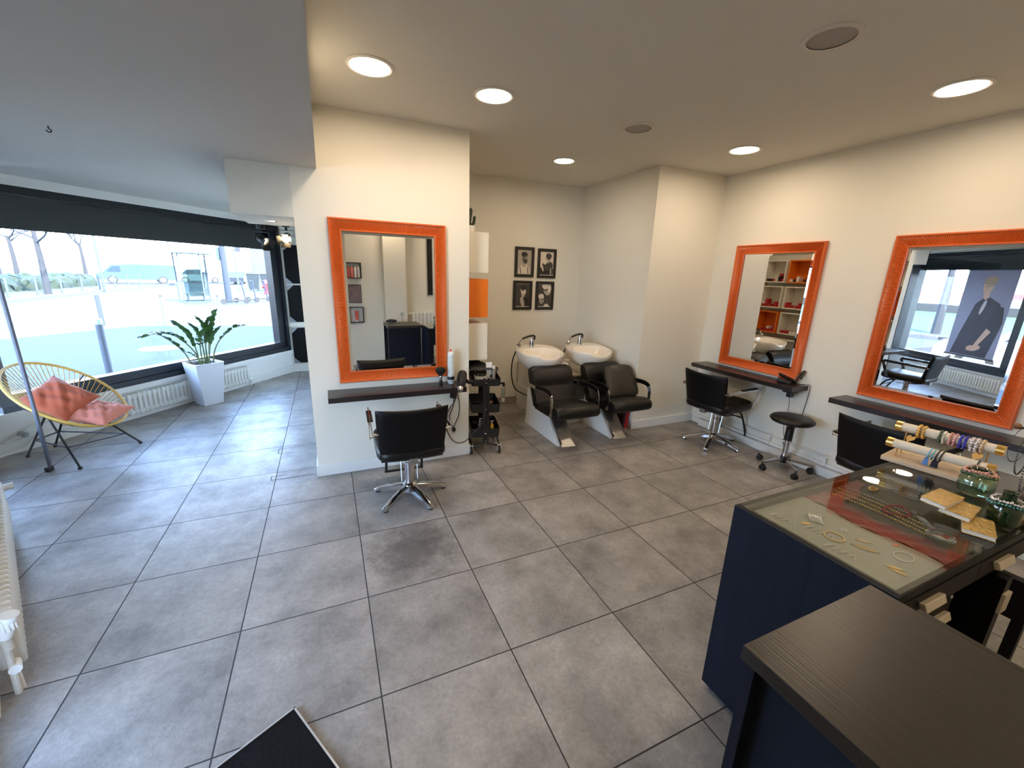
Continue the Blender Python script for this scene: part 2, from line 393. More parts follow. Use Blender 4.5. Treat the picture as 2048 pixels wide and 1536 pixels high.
# ------------------------------------------------------------------ ceiling lights and speakers
lamp_m = mat('lamp_diffuser', (255, 244, 226), .5, emit=(255, 231, 200), estr=47)
ring_m = mat('lamp_ring', (225, 222, 215), .4)
def downlight(x, y, label, r=.112, z=CZ):
    t = thing('ceiling_light', label, 'ceiling light', (x, y, z), 0, 'round recessed lights')
    b = MB(); b.lathe([(r, 0), (r+.02, 0), (r+.022, -.004), (r+.01, -.010), (r, -.008), (r-.002, 0)], n=40, cap=False); b.build('trim_ring', ring_m, t)
    b = MB(); b.lathe([(0, -.004), (r*.98, -.004)], n=40, cap=False); b.build('diffuser', lamp_m, t)
downlight(.845, .82, 'lit round ceiling light nearest the lowered ceiling edge')
downlight(1.62, .85, 'lit round ceiling light in front of the pillar mirror, second from the lowered ceiling')
downlight(2.818, 1.97, 'lit round ceiling light over the hair washing chairs', r=.095)
downlight(3.998, .85, 'lit round ceiling light above the corner styling chair')
downlight(3.985, -.56, 'lit round ceiling light above the large mirror behind the jewellery counter')
downlight(1.55, -2.3, 'added unseen ceiling light behind the camera, over the reception desk')  # added out of view to brighten the rear of the room
downlight(3.1, -2.3, 'added unseen ceiling light behind the camera, nearer the right wall')  # second lamp added out of view, also lifts the rear brightness
def speaker(x, y, label):
    t = thing('ceiling_speaker', label, 'speaker', (x, y, CZ), 0, 'ceiling speakers')
    b = MB(); b.lathe([(.098, 0), (.122, 0), (.122, -.006), (.100, -.010)], n=40, cap=False); b.build('rim', mat('speaker_rim', (212, 207, 198), .5), t)
    b = MB(); b.lathe([(0, -.006), (.099, -.007)], n=40, cap=False); b.build('grille', mat('speaker_grille', (178, 174, 166), .7, bump=.6, bscale=900), t)
speaker(2.79, -.53, 'round grey ceiling speaker nearest the camera')
speaker(2.826, .865, 'smaller looking grey ceiling speaker above the middle of the floor')
t = thing('ceiling_hook', 'tiny dark hook screwed into the lowered ceiling above the string chair', 'hook', (-.81, 1.33, SZ))
b = MB(); b.tube(smooth_path([(0, 0, 0), (0, 0, -.012), (.010, 0, -.022), (.0, 0, -.032), (-.012, 0, -.022)], 4), .003, 6); b.build('hook', BLKMET, t)
t = thing('recessed_spotlight', 'small lit recessed spot under the boxed beam by the street window', 'ceiling light', (.155, 2.0, 2.11))
b = MB(); b.lathe([(.03, 0), (.045, 0), (.043, -.005), (.031, -.004)], n=24, cap=False); b.build('trim_ring', CHROME, t)
b = MB(); b.lathe([(0, -.002), (.03, -.002)], n=24, cap=False); b.build('bulb', lamp_m, t)
# ------------------------------------------------------------------ mirrors and shelves
def mirror_frame(b, w, h, fw=.092, ribs=.0125):
    """Mitred frame in local x/z, facing -y; profile from the outer edge inwards, ribbed across."""
    prof = [(0, 0), (0, -.030), (.004, -.036), (.012, -.036), (.017, -.030), (.034, -.024), (.058, -.017), (.080, -.013), (.085, -.017), (fw, -.017), (fw, -.004)]
    rib = {5, 6, 7}
    cor = [(-w/2, 0), (w/2, 0), (w/2, h), (-w/2, h)]
    for k in range(4):
        a = Vector((cor[k][0], 0, cor[k][1])); c = Vector((cor[(k+1) % 4][0], 0, cor[(k+1) % 4][1]))
        d = (c-a).normalized(); inn = Vector((-d.z, 0, d.x)); Ln = (c-a).length
        n = int(Ln/ribs)*4
        vs = []
        for i in range(n+1):
            for q, (o, y) in enumerate(prof):
                s = o+(Ln-2*o)*i/n
                yy = y
                if q in rib and 0 < i < n: yy += (-.0034, .0, .0034, 0)[i % 4]
                vs.append(a+d*s+inn*o+Vector((0, yy, 0)))
        m = len(prof); fs = []
        for i in range(n):
            for q in range(m-1): fs.append((i*m+q, (i+1)*m+q, (i+1)*m+q+1, i*m+q+1))
        b.add(vs, fs)
def wall_mirror(label, x, y, z, rz, w=.915, h=1.305):
    t = thing('wall_mirror', label, 'mirror', (x, y, z), rz, 'orange framed salon mirrors')
    b = MB(); mirror_frame(b, w, h); b.build('frame', ORANGE, t, smooth=28)
    b = MB(); fw = .09; x0, x1, z0, z1 = -w/2+fw, w/2-fw, fw, h-fw; e = .024
    o = [(x0, -.006, z0), (x1, -.006, z0), (x1, -.006, z1), (x0, -.006, z1)]; i = [(x0+e, -.009, z0+e), (x1-e, -.009, z0+e), (x1-e, -.009, z1-e), (x0+e, -.009, z1-e)]
    b.add(o+i, [(4, 5, 6, 7), (0, 1, 5, 4), (1, 2, 6, 5), (2, 3, 7, 6), (3, 0, 4, 7)])
    b.build('mirror_glass', MIRROR, t, smooth=0)
    b = MB(); b.bx(-w/2+.01, w/2-.01, -.004, 0, .01, h-.01); b.build('backing', BLKPL, t)
wall_mirror('orange framed mirror on the white pillar above the first styling chair', 1.023, 1.603, .826, 0)
wall_mirror('orange framed mirror near the room corner above the telephone shelf', WX-.002, .856, .826, -PI/2)
wall_mirror('largest looking orange framed mirror behind the jewellery counter, cut by the frame edge', WX-.002, -.565, .836, -PI/2)
def wall_shelf(label, x, y, z, rz, w):
    t = tag(MB().bx(-w/2, w/2, -.25, 0, -.045, 0, bevel=.002).build('wall_shelf', SHELFW), label, 'shelf', 'dark wall shelves under the mirrors')
    t.location = (x, y, z); t.rotation_euler = (0, 0, rz)
wall_shelf('dark wood wall shelf on the pillar holding the spray can', 1.033, 1.604, .767, 0, 1.135)
wall_shelf('dark wood wall shelf by the corner holding the black telephone', WX, .90, .80, -PI/2, 1.2)
wall_shelf('dark wood wall shelf behind the bracelet stand', WX, -.62, .80, -PI/2, 1.2)

# ------------------------------------------------------------------ styling chairs
def styling_chair(label, loc, rz, spin, group='black hydraulic styling chairs'):
    t = thing('styling_chair', label, 'chair', loc, rz, group)
    # star base
    for k in range(5):
        a = spin+2*PI*k/5
        R = rotz(a); b = MB()
        vs = []; fs = []
        secs = [(.03, .033, .055, .108), (.12, .029, .052, .092), (.21, .026, .034, .068), (.285, .023, .014, .040), (.302, .018, .014, .030)]
        for (r, hw, zb, zt) in secs:
            for (y, z) in ((-hw, zb), (hw, zb), (hw*.9, zt-.006), (hw*.55, zt), (-hw*.55, zt), (-hw*.9, zt-.006)): vs.append(R @ Vector((r, y, z)))
        for i in range(4):
            for q in range(6): fs.append((i*6+q, i*6+(q+1) % 6, (i+1)*6+(q+1) % 6, (i+1)*6+q))
        fs += [tuple(range(6))[::-1], tuple(24+q for q in range(6))]
        b.add(vs, fs); leg = b.build('leg', CHROME, t, smooth=40)
        g = MB(); c = R @ Vector((.278, 0, 0)); g.cyl((c.x, c.y, 0), (c.x, c.y, .016), .019, n=14); g.build('glide', BLKPL, leg)
    b = MB(); b.lathe([(.05, .05), (.055, .07), (.055, .11), (.040, .125), (.040, .30), (.036, .305), (.036, .40), (.03, .40)], n=24); b.build('column', CHROME, t)
    b = MB(); b.bx(-.055, .055, -.13, .12, .395, .41); b.tube([(.062, .02, .40), (.062, -.01, .14)], .006, 8); b.tube([(-.062, .02, .40), (-.062, -.01, .14)], .006, 8); b.build('mechanism', CHROME, t)
    b = MB(); b.tube([(.03, .0, .37), (.16, .03, .37), (.20, .05, .375)], .006, 8); b.build('pump_lever', CHROME, t)
    # seat, backrest
    def seat_fn(u, v):
        a = 2*PI*v; sg = lambda x, e: math.copysign(abs(x)**e, x)
        z = -PI/2+PI*u
        x = .252*sg(math.cos(z), .35)*sg(math.cos(a), .33); y = .27*sg(math.cos(z), .35)*sg(math.sin(a), .33)
        zz = .052*sg(math.sin(z), .6)
        zz += .02*math.exp(-((y-.20)/.07)**2) if zz > 0 else 0
        return Vector((x, y+.0, .465+zz))
    b = MB(); b.grid(seat_fn, 17, 40, closev=True); b.build('seat', LEATHER, t, smooth=60, merge=.0005)
    # backrest: a padded slab leaning back, slightly concave with rounded corners
    def back_fn(front):
        def fn(u, v):
            pass
        return fn
    b = MB(); nu, nv = 22, 18; vs = []; fs = []
    def bp(x, h, side):
        # x -1..1 across, h 0..1 up
        hw = .252-.030*(1-h)**1.6; rx = 1-.10*max(0, abs(x)-.6)/.4
        zz = .415+.42*h+(-.020*(1-abs(x))**1.5*0)+(.006 if side else 0)*0
        zz += -.014*math.cos(x*PI/2)*(h**6)            # top edge dips in the middle
        y = -.235-.075*h**1.2+.018*(x*x)
        th = .034*(max(0, 1-abs(x)**7))**.5*(max(0, 1-abs(2*h-1)**9))**.5
        swell = .012*math.exp(-((h-.42)/.2)**2)*(1-x*x) if side else 0
        return Vector((x*hw, y+(th+swell if side else -th*.7), zz))
    sx = lambda i, n: math.sin((i/(n-1)-.5)*PI)
    for side in (1, 0):
        for i in range(nu):
            for j in range(nv): vs.append(bp(sx(i, nu), (sx(j, nv)+1)/2, side))
    for side in (0, 1):
        o = side*nu*nv
        for i in range(nu-1):
            for j in range(nv-1): fs.append((o+i*nv+j, o+(i+1)*nv+j, o+(i+1)*nv+j+1, o+i*nv+j+1))
    b.add(vs, fs); b.build('backrest', LEATHERB, t, smooth=70, merge=.0008)
    # curved shell joining the back of the seat to the backrest
    b = MB(); sec = []
    for i in range(9):
        q = i/8; sec.append((-.245+.16*q**2.2+.0, .47-.062*math.sin(q*PI/2)))
    vs = []; fs = []; n = len(sec)
    for (y, z) in sec:
        hw = .222
        for (x, dz) in ((-hw, 0), (-hw*.96, -.012), (hw*.96, -.012), (hw, 0)): vs.append(Vector((x, y, z+dz)))
    for i in range(n-1):
        for q in range(3): fs.append((i*4+q, i*4+q+1, (i+1)*4+q+1, (i+1)*4+q))
    b.add(vs, fs); b.build('seat_shell', LEATHERB, t, smooth=60)
    b = MB(); b.bx(-.03, .03, -.262, -.246, .392, .452, bevel=.004); b.bx(-.028, .028, -.26, -.10, .392, .404); b.build('back_bracket', STEEL, t)
    for sg in (-1, 1):
        b = MB(); x = sg*.275
        path = [(x, -.265, .66), (x, -.1, .668), (x, .10, .676), (x, .235, .68), (x, .244, .672), (x, .20, .56), (x, .155, .452)]
        b.tube(path, 0, flat=(.036, .007), up=(1, 0, 0)) if False else b.tube(path, .0, flat=(.007, .036))
        b.tube([(x, -.262, .655), (sg*.235, -.262, .65)], .008, 8); b.tube([(x, .16, .47), (sg*.23, .16, .47)], .008, 8)
        arm = b.build('armrest', CHROME, t, smooth=20)
        p = MB(); p.box((x, .06, .682), (.040, .25, .014), None, .005); p.build('arm_pad', LEATHERB, arm)
    b = MB(); P = smooth_path([(-.15, .10, .41), (-.15, .20, .36), (-.15, .31, .17), (-.15, .34, .075), (-.13, .345, .066), (.13, .345, .066), (.15, .34, .075), (.15, .31, .17), (.15, .20, .36), (.15, .10, .41)], 4)
    b.tube(P, .011, 8); b.tube([(-.15, .23, .31), (.15, .23, .31)], .009, 8); b.build('footrest', BLKMET, t)
    return t
ch = styling_chair('black styling chair with its back to the camera, facing the pillar mirror', (1.015, 1.01, 0), math.radians(-2), math.radians(6))
dup(ch, (4.34, .955, 0), -PI/2+math.radians(4), 'black styling chair in the corner under the telephone shelf')
dup(ch, (4.235, -.625, 0), -PI/2, 'black styling chair behind the bracelet stand, half hidden by the counter')

# ------------------------------------------------------------------ rolling stool
t = thing('rolling_stool', 'round black stool on five casters in front of the right wall', 'stool', (4.455, .235, 0), .35)
for k in range(5):
    a = 2*PI*k/5+.05; ca, sa = math.cos(a), math.sin(a)
    b = MB(); b.M = Matrix.Rotation(a, 4, 'Z'); b.tube([(.02, 0, .105), (.235, 0, .085)], 0, flat=(.022, .022)); leg = b.build('leg', CHROME, t, smooth=20)
    b = MB(); b.M = Matrix.Rotation(a, 4, 'Z'); b.cyl((.232, 0, .045), (.232, 0, .088), .007, n=8)
    b.box((.226, 0, .050), (.045, .022, .022), None, .006)
    for sy in (-1, 1): b.tube([(.222, sy*.006, .025), (.222, sy*.022, .025)], .025, 16)
    b.build('caster', RUBBER, leg)
b = MB(); b.cyl((0, 0, .07), (0, 0, .135), .032); b.build('hub', BLKPL, t)
b = MB(); b.cyl((0, 0, .30), (0, 0, .43), .034); b.cyl((0, 0, .43), (0, 0, .475), .02); b.lathe([(.10, .478), (.10, .484)]); b.tube([(.0, 0, .42), (-.055, 0, .425), (-.07, 0, .42)], .006, 8); b.build('gas_lift', BLKPL, t)
b = MB(); b.cyl((0, 0, .12), (0, 0, .31), .024); b.build('column', CHROME, t)
b = MB(); b.lathe([(0, .478), (.12, .476), (.168, .484), (.185, .502), (.185, .512), (.172, .528), (.13, .541), (.07, .545), (0, .5455)], n=48); b.build('seat', LEATHER, t, smooth=60)

# ------------------------------------------------------------------ hair washing units
def wash_unit(label, x, group='hair washing units'):
    t = thing('wash_unit', label, 'washing chair', (x, 1.4, 0), 0, group)     # local y runs to the back wall
    side = [(.045, .0), (.86, .0), (.81, .46), (.50, .46), (.42, .42)]
    b = MB(); M = Matrix(((0, 0, 1, 0), (1, 0, 0, 0), (0, 1, 0, 0), (0, 0, 0, 1)))
    b.prism(side, -.10, -.075, M); b.prism(side, .075, .10, M)
    b.bx(-.08, .08, .79, .81, .01, .45); b.bx(-.085, .085, .50, .81, .44, .46)
    b.build('pedestal', mat('white_laminate', (226, 224, 218), .35), t, smooth=20)
    b = MB(); b.add([(-.075, .01, .004), (.085, -.01, .004), (.075, .30, .33), (-.075, .30, .33), (-.075, .03, .004), (.085, .01, .004), (.06, .33, .33), (-.06, .33, .33), (-.01, .16, .20)],
                    [(0, 1, 8), (1, 2, 8), (2, 3, 8), (3, 0, 8), (4, 7, 6, 5), (0, 4, 5, 1), (1, 5, 6, 2), (2, 6, 7, 3), (3, 7, 4, 0)])
    b.build('foot_plate', STEEL, t, smooth=0)
    b = MB(); b.tube([(-.073, .03, .02), (-.073, .44, .42)], 0, flat=(.02, .02)); b.tube([(.073, .30, .32), (.073, .55, .42)], 0, flat=(.02, .02)); b.build('frame_bar', CHROME, t, smooth=20)
    # seat: thick pad, rounded front nose
    def prof_pad(b, sec, w, bulge=.012):
        n = len(sec); vs = []; fs = []; cols = [-1, -.97, -.85, -.4, 0, .4, .85, .97, 1]
        cx = sum(p[0] for p in sec)/n; cy = sum(p[1] for p in sec)/n
        for q in cols:
            k = 1-.10*max(0, abs(q)-.9)/.1
            for (y, z) in sec: vs.append(Vector((q*w/2, cx+(y-cx)*k, cy+(z-cy)*k+bulge*(1-q*q)*(1 if z > cy else 0))))
        for i in range(len(cols)-1):
            for j in range(n): fs.append((i*n+j, i*n+(j+1) % n, (i+1)*n+(j+1) % n, (i+1)*n+j))
        fs += [tuple(range(n))[::-1], tuple((len(cols)-1)*n+j for j in range(n))]
        b.add(vs, fs)
    b = MB(); prof_pad(b, [(-.16, .375), (-.185, .40), (-.185, .435), (-.165, .472), (-.12, .492), (-.05, .49), (.10, .455), (.30, .43), (.36, .42), (.36, .35), (.10, .355), (-.08, .36)], .50)
    b.build('seat', LEATHER, t, smooth=50)
    b = MB(); prof_pad(b, [(.24, .36), (.28, .43), (.33, .52), (.36, .575), (.375, .60), (.37, .625), (.40, .69), (.43, .75), (.46, .775), (.50, .785), (.535, .765), (.54, .72), (.49, .60), (.42, .47), (.36, .35)], .50, .0)
    b.build('backrest', LEATHER, t, smooth=50)
    b = MB(); b.tube([(0, .50, .66), (0, .56, .80)], .016, 10); b.build('neck_post', BLKMET, t)
    for sg in (-1, 1):
        x1 = sg*.275
        b = MB(); P = smooth_path([(x1, .43, .600), (x1, .28, .605), (x1, .08, .625), (x1, -.03, .615), (x1, -.065, .57), (x1, -.075, .50), (x1, -.075, .42), (x1, -.055, .40)], 4)
        b.tube(P, 0, flat=(.008, .038)); b.tube([(x1, .43, .60), (sg*.24, .43, .60)], .011, 10); b.tube([(x1+sg*.008, -.055, .405), (sg*.24, -.055, .405)], .012, 10)
        arm = b.build('armrest', CHROME, t, smooth=25)
        b = MB(); b.tube([p+Vector((0, 0, .007)) if k < 12 else p+Vector((0, -.008, .0)) for k, p in enumerate(P[4:15])], 0, flat=(.012, .044)); b.build('arm_pad', LEATHERB, arm)
    # ceramic bowl: body of stacked rings with a dipped neck rest in front
    def ring(sc, zf, n=56, dip=True, shift=0):
        out = []
        for k in range(n):
            a = 2*PI*k/n; ca, sa = math.cos(a), math.sin(a)
            rx = .262*sc; ry = (.31 if sa > 0 else .27)*sc
            e = .8
            X = rx*math.copysign(abs(ca)**e, ca); Y = ry*math.copysign(abs(sa)**e, sa)
            out.append((X, Y+shift, zf(X, Y, sc)))
        return out
    def rim(X, Y, sc):
        f = min(1, max(0, (Y+.16)/.40)); f = f*f*(3-2*f)
        z = .895+.032*f
        front = max(0, min(1, (-Y-.10)/.10))
        z -= .040*front*math.exp(-(X/.12)**4)
        return z
    levels = [(.40, lambda X, Y, s: .690), (.58, lambda X, Y, s: .700), (.78, lambda X, Y, s: .735), (.92, lambda X, Y, s: .785+.3*(rim(X, Y, s)-.885)),
              (.985, lambda X, Y, s: .835+.7*(rim(X, Y, s)-.885)), (1.0, lambda X, Y, s: rim(X, Y, s)-.02), (1.0, lambda X, Y, s: rim(X, Y, s)-.006), (.985, lambda X, Y, s: rim(X, Y, s)), (.93, lambda X, Y, s: rim(X, Y, s)-.002), (.89, lambda X, Y, s: rim(X, Y, s)-.014),
              (.80, lambda X, Y, s: .82+.3*(rim(X, Y, s)-.885)), (.62, lambda X, Y, s: .765), (.30, lambda X, Y, s: .742), (.02, lambda X, Y, s: .738)]
    vs = []; fs = []; n = 56
    for li, (sc, zf) in enumerate(levels):
        for (X, Y, z) in ring(sc, zf):
            if li >= 9: Y = (Y*.60 if Y > 0 else Y)-.02; X *= .97
            vs.append(Vector((X, Y+.74, z)))
    for i in range(len(levels)-1):
        for k in range(n): fs.append((i*n+k, i*n+(k+1) % n, (i+1)*n+(k+1) % n, (i+1)*n+k))
    fs += [tuple(range(n))[::-1], tuple((len(levels)-1)*n+k for k in range(n))]
    b = MB(); b.add(vs, fs); b.build('basin', CERAMIC, t, smooth=50)
    b = MB(); b.bx(-.06, .06, .62, .80, .455, .66, bevel=.01); b.cyl((0, .71, .655), (0, .71, .70), .085, .10); b.build('basin_mount', mat('beige_plastic', (206, 196, 178), .4), t)
    b = MB(); b.cyl((.0, .96, .915), (.0, .96, .985), .030, .027); b.cyl((0, .96, .985), (0, .955, 1.02), .025, .018); b.tube(smooth_path([(-.028, .95, 1.0), (-.05, .95, 1.0), (-.06, .95, 1.012)], 3), .009, 8)
    tapm = b.build('mixer_tap', CHROME, t)
    b = MB(); b.tube(smooth_path([(.035, .955, 1.035), (.01, .955, 1.05), (-.06, .955, 1.04), (-.13, .955, 1.015)], 4), [.013]*13, 10); b.cyl((.03, .955, 1.0), (.034, .955, 1.045), .012); b.build('spray_hose', BLKPL, tapm)
    b = MB(); b.tube([(-.13, .955, 1.015), (-.16, .95, .985), (-.175, .945, .955)], .010, 10); b.cyl((-.175, .945, .955), (-.18, .94, .942), .026, .030); b.build('shower_head', CHROME, tapm)
    b = MB(); b.tube(smooth_path([(-.22, .93, .88), (-.255, .95, .74), (-.25, .96, .55), (-.2, .94, .40), (-.09, .84, .34)], 5), .008, 8); b.build('supply_hose', BLKPL, t)
    return t
w1 = wash_unit('black hair washing chair with white basin nearer the trolley, its seat bare', 2.74)
dup(w1, (3.42, 1.4, 0), 0, 'black hair washing chair with white basin by the column, carrying a loose cushion')
b = MB()
for i, (hw) in enumerate((0,)):
    def cf(u, v):
        a = 2*PI*v; z = -PI/2+PI*u; sg = lambda x, e: math.copysign(abs(x)**e, x)
        X = .205*sg(math.cos(z), .45)*sg(math.cos(a), .35); Z = .19*sg(math.cos(z), .45)*sg(math.sin(a), .35); Y = .045*sg(math.sin(z), .7)
        return Vector((X*(1-.06*(Z > 0)), Y-.012*math.sin(X*14+Z*9)*(abs(math.sin(z)) > .3), Z+.01*math.cos(X*12)))
    b.grid(cf, 17, 40, closev=True)
o = tag(b.build('back_cushion', mat('dark_olive_leatherette', (38, 35, 29), .42, bump=.25, bscale=18), None, 60, merge=.0005), 'loose dark cushion leaning on the backrest of the washing chair by the column', 'cushion')
o.location = (3.50, 1.595, .615); o.rotation_euler = (math.radians(-27), 0, math.radians(-4))
# console between the two units
t = thing('service_console', 'low console with pale top between and behind the two washing chairs', 'cabinet', (3.08, 2.35, 0))
b = MB(); b.bx(-.235, .235, -.33, .63, 0, .30); b.bx(-.22, .22, -.325, .62, .30, .60); b.build('body', [mat('white_laminate', (226, 224, 218), .35)], t)
b = MB(); b.bx(-.228, .228, -.345, -.332, .305, .598); b.build('front_panel', mat('grey_laminate', (92, 88, 82), .45), t)
b = MB(); b.bx(-.235, .235, -.36, .63, .60, .62, bevel=.003); b.build('top', mat('pale_stone_top', (176, 166, 150), .4, var=.15, vscale=30), t)
def pump_bottle(name, label, loc, r, h, col, capcol=WHITEPL, group=None, pump=True, cat='bottle'):
    t = thing(name, label, cat, loc, rnd.uniform(-1, 1), group)
    b = MB(); b.lathe([(r*.94, 0), (r, .006), (r, h*.78), (r*.8, h*.86), (r*.35, h*.9), (r*.35, h*.93)], n=20); b.build('body', col, t)
    b = MB(); b.cyl((0, 0, h*.92), (0, 0, h*.98), r*.42, r*.42, 14)
    if pump: b.cyl((0, 0, h*.98), (0, 0, h*1.10), r*.12, r*.12, 8); b.box((r*.5, 0, h*1.12), (r*1.5, r*.4, r*.32), None, .002)
    b.build('pump_head' if pump else 'cap', capcol, t)
    return t
pump_bottle('pump_bottle', 'squat white pump bottle between the two basins', (2.94, 2.16, .62), .042, .17, WHITEPL, group='bottles on the service console')
pump_bottle('pump_bottle', 'broader white pump bottle nearest the second washing chair', (3.06, 2.10, .62), .045, .15, WHITEPL, group='bottles on the service console')
pump_bottle('clear_bottle', 'clear bottle standing behind the white pump bottles', (3.07, 2.45, .62), .034, .20, glass_mat('bottle_glass', (205, 220, 215)), STEEL, 'bottles on the service console')
for i, (nm, lb, m, x, w, hh, tilt) in enumerate((('ring_binder', 'red ring binder on the floor against the column', mat('red_binder', (196, 24, 40), .45), 3.715, .055, .31, .06), ('ring_binder', 'purple binder leaning between the red binder and the washing chair foot', mat('purple_binder', (92, 58, 126), .5), 3.66, .03, .30, .10), ('ring_binder', 'dark plum binder furthest from the column', mat('plum_binder', (52, 28, 38), .5), 3.62, .03, .29, .12))):
    t = thing(nm, lb, 'binder', (x-.02, 1.66-.03*i, 0), 0, 'binders beside the washing chair')
    b = MB(); R = roty(tilt)
    c = R @ Vector((0, 0, hh/2)); b.box((c.x, .12, c.z+abs(math.sin(tilt))*w/2), (w, .24, hh), R, .002); b.build('cover', m, t)

# ------------------------------------------------------------------ radiators
def radiator(label, M, s0, s1, z0, z1, pitch=.045, depth=.07, off=-.085, group=None, valve_at=1):
    t = thing('radiator', label, 'radiator', (0, 0, 0), 0, group)
    n = int((s1-s0)/pitch); b = MB(); b.M = M
    for k in range(n+1):
        s = s0+k*(s1-s0)/n
        b.box((s, off+depth/2, (z0+z1)/2), (pitch*.62, depth, z1-z0), None, pitch*.28, 2)
        if k < n:
            sm = s+pitch/2
            for z in (z0+.035, z1-.035): b.bx(sm-pitch*.3, sm+pitch*.3, off+.012, off+depth-.012, z-.022, z+.022)
    b.bx(s0, s1, off+.025, off+depth-.02, z0+.02, z1-.02); b.build('body', RADW, t, smooth=40)
    sv = s1 if valve_at > 0 else s0; sg = 1 if valve_at > 0 else -1
    b = MB(); b.M = M; b.tube([(sv, off+.035, z0+.035), (sv+sg*.06, off+.035, z0+.035), (sv+sg*.06, off+.035, .0)], .011, 10); b.cyl((sv+sg*.03, off+.035, z0+.035), (sv+sg*.085, off+.035, z0+.035), .02, n=12); b.build('return_valve', TRIMW, t)
    sv = s0 if valve_at > 0 else s1; sg = -sg
    b = MB(); b.M = M; b.tube([(sv, off+.035, z1-.035), (sv+sg*.05, off+.035, z1-.035)], .011, 10); b.cyl((sv+sg*.03, off+.035, z1-.035), (sv+sg*.09, off+.035, z1-.035), .020, .016, n=12)
    b.tube([(sv, off+.035, z0+.035), (sv+sg*.06, off+.035, z0+.035)], .011, 10); b.cyl((sv+sg*.03, off+.035, z0+.035), (sv+sg*.06, off+.035, z0+.035), .018, n=12); b.build('valve', TRIMW, t)
    return t
radiator('low white column radiator under the street window behind the planter', LM, -2.60, -1.00, .06, .31, .052)
t = thing('heating_pipe', 'white heating pipe bending down the low wall left of the window radiator', 'pipe', (0, 0, 0))
b = MB(); b.M = LM; b.tube(smooth_path([(-2.68, -.05, .275), (-2.9, -.04, .27), (-3.2, -.04, .25), (-3.42, -.04, .22), (-3.5, -.04, .16), (-3.62, -.04, .13)], 4), .011, 8); b.build('upper_pipe', TRIMW, t)
b = MB(); b.M = LM; b.tube(smooth_path([(-2.66, -.05, .095), (-2.9, -.05, .125), (-3.25, -.05, .12), (-3.42, -.05, .10), (-3.5, -.05, .04), (-3.68, -.05, .02)], 4), .012, 8); b.build('lower_pipe', TRIMW, t)
b = MB(); b.M = LM; b.cyl((-3.48, -.06, .165), (-3.48, -.0, .165), .028, n=16); b.cyl((-3.48, -.075, .165), (-3.48, -.055, .165), .018, n=12); b.build('drain_valve', STEEL, t)
# near-left radiator below the second window, seen along its face
rt = radiator('long white radiator along the near left wall under the second window', WM, 1.56, 3.22, .08, .33, .048, .08, -.125, valve_at=1)
b = MB(); b.M = WM
p0 = Vector((3.285, -.09, .27)); b.cyl(p0, p0+Vector((.02, -.03, .10)), .024, .028, 20)
for k in range(14):
    a = 2*PI*k/14; b.box(p0+Vector((.012+.027*math.cos(a), -.018+.027*math.sin(a), .062)), (.006, .006, .05), rotz(a), .001)
o = b.build('thermostat_knob', WHITEPL, rt)
b = MB(); b.M = WM; b.tube([(3.285, -.09, .27), (3.285, -.085, .18), (3.30, -.08, 0)], .012, 10); b.cyl((3.285, -.09, .21), (3.285, -.09, .28), .019, n=12); b.build('inlet_pipe', mat('aged_white_pipe', (196, 190, 176), .5, var=.3, vscale=30), rt)
b = MB(); b.M = WM; b.cyl((1.53, -.17, .27), (1.53, -.10, .27), .022, n=16); b.build('bleed_knob', WHITEPL, rt)
# ------------------------------------------------------------------ string lounge chair
t = thing('lounge_chair', 'round string lounge chair with yellow cords on thin black legs', 'chair', (0, 0, 0))
HC = Vector((-1.709, 2.885, .570)); ph, ta, ra, rb = -.3, .667, .448, .380
Fv = Vector((math.cos(ph)*math.cos(ta), math.sin(ph)*math.cos(ta), -math.sin(ta))); Sv = Vector((-math.sin(ph), math.cos(ph), 0)); Nv = Fv.cross(Sv).normalized()
if Nv.z < 0: Nv = -Nv
def hp(a, k=1, n=0): return HC+Fv*(ra*k*math.cos(a))+Sv*(rb*k*math.sin(a))+Nv*n
YEL = mat('yellow_cord', (216, 176, 84), .5, bump=.2, bscale=200)
b = MB(); ns = 96; b.tube([hp(2*PI*k/ns) for k in range(ns)], .012, 10, closed=True)
b.build('hoop', YEL, t, smooth=60)
b = MB()
ctr = HC+Fv*.13-Nv*.20; ie = lambda a: ctr+Fv*(.10*math.cos(a))*1.0+Sv*(.095*math.sin(a))
nc = 64
for k in range(nc):
    a = 2*PI*(k+.5)/nc; p, q = hp(a), ie(a)
    mid = p.lerp(q, .5)-Nv*(.018)
    b.tube([p, mid, q], .0036, 5)
o = b.build('cords', mat('thin_yellow_cord', (206, 168, 92), .5), t, smooth=60)
b = MB(); b.tube([ie(2*PI*k/32) for k in range(32)], .007, 8, closed=True)
for a in (PI*.62, -PI*.62): b.tube(smooth_path([hp(a), hp(a, .78, -.10), hp(a, .5, -.19), ctr-Nv*.01], 4), .006, 8)
b.tube(smooth_path([hp(0), hp(0, .8, -.09), ctr+Fv*.1], 4), .006, 8); b.build('inner_frame', BLKMET, t)
feet = [Vector((-1.56, 2.455, 0)), Vector((-1.303, 2.96, 0)), Vector((-2.095, 2.905, 0)), Vector((-2.0, 3.12, 0))]
tops = [hp(.62, .55, -.18), hp(.12, .62, -.16), hp(PI*1.12, .35, -.20), hp(PI*.8, .25, -.20)]
tops = [Vector((-1.80, 2.72, .40)), Vector((-1.52, 2.90, .30)), Vector((-1.86, 2.80, .40)), Vector((-1.80, 2.98, .40))]
knees = []
for f, q in zip(feet, tops):
    b = MB(); b.tube([f+Vector((0, 0, .015)), q], .0085, 8); leg = b.build('leg', BLKMET, t)
    g = MB(); g.cyl(f, f+Vector((0, 0, .018)), .017, .013, 12); g.build('foot_cap', BLKPL, leg)
    knees.append(f.lerp(q, .42))
b = MB()
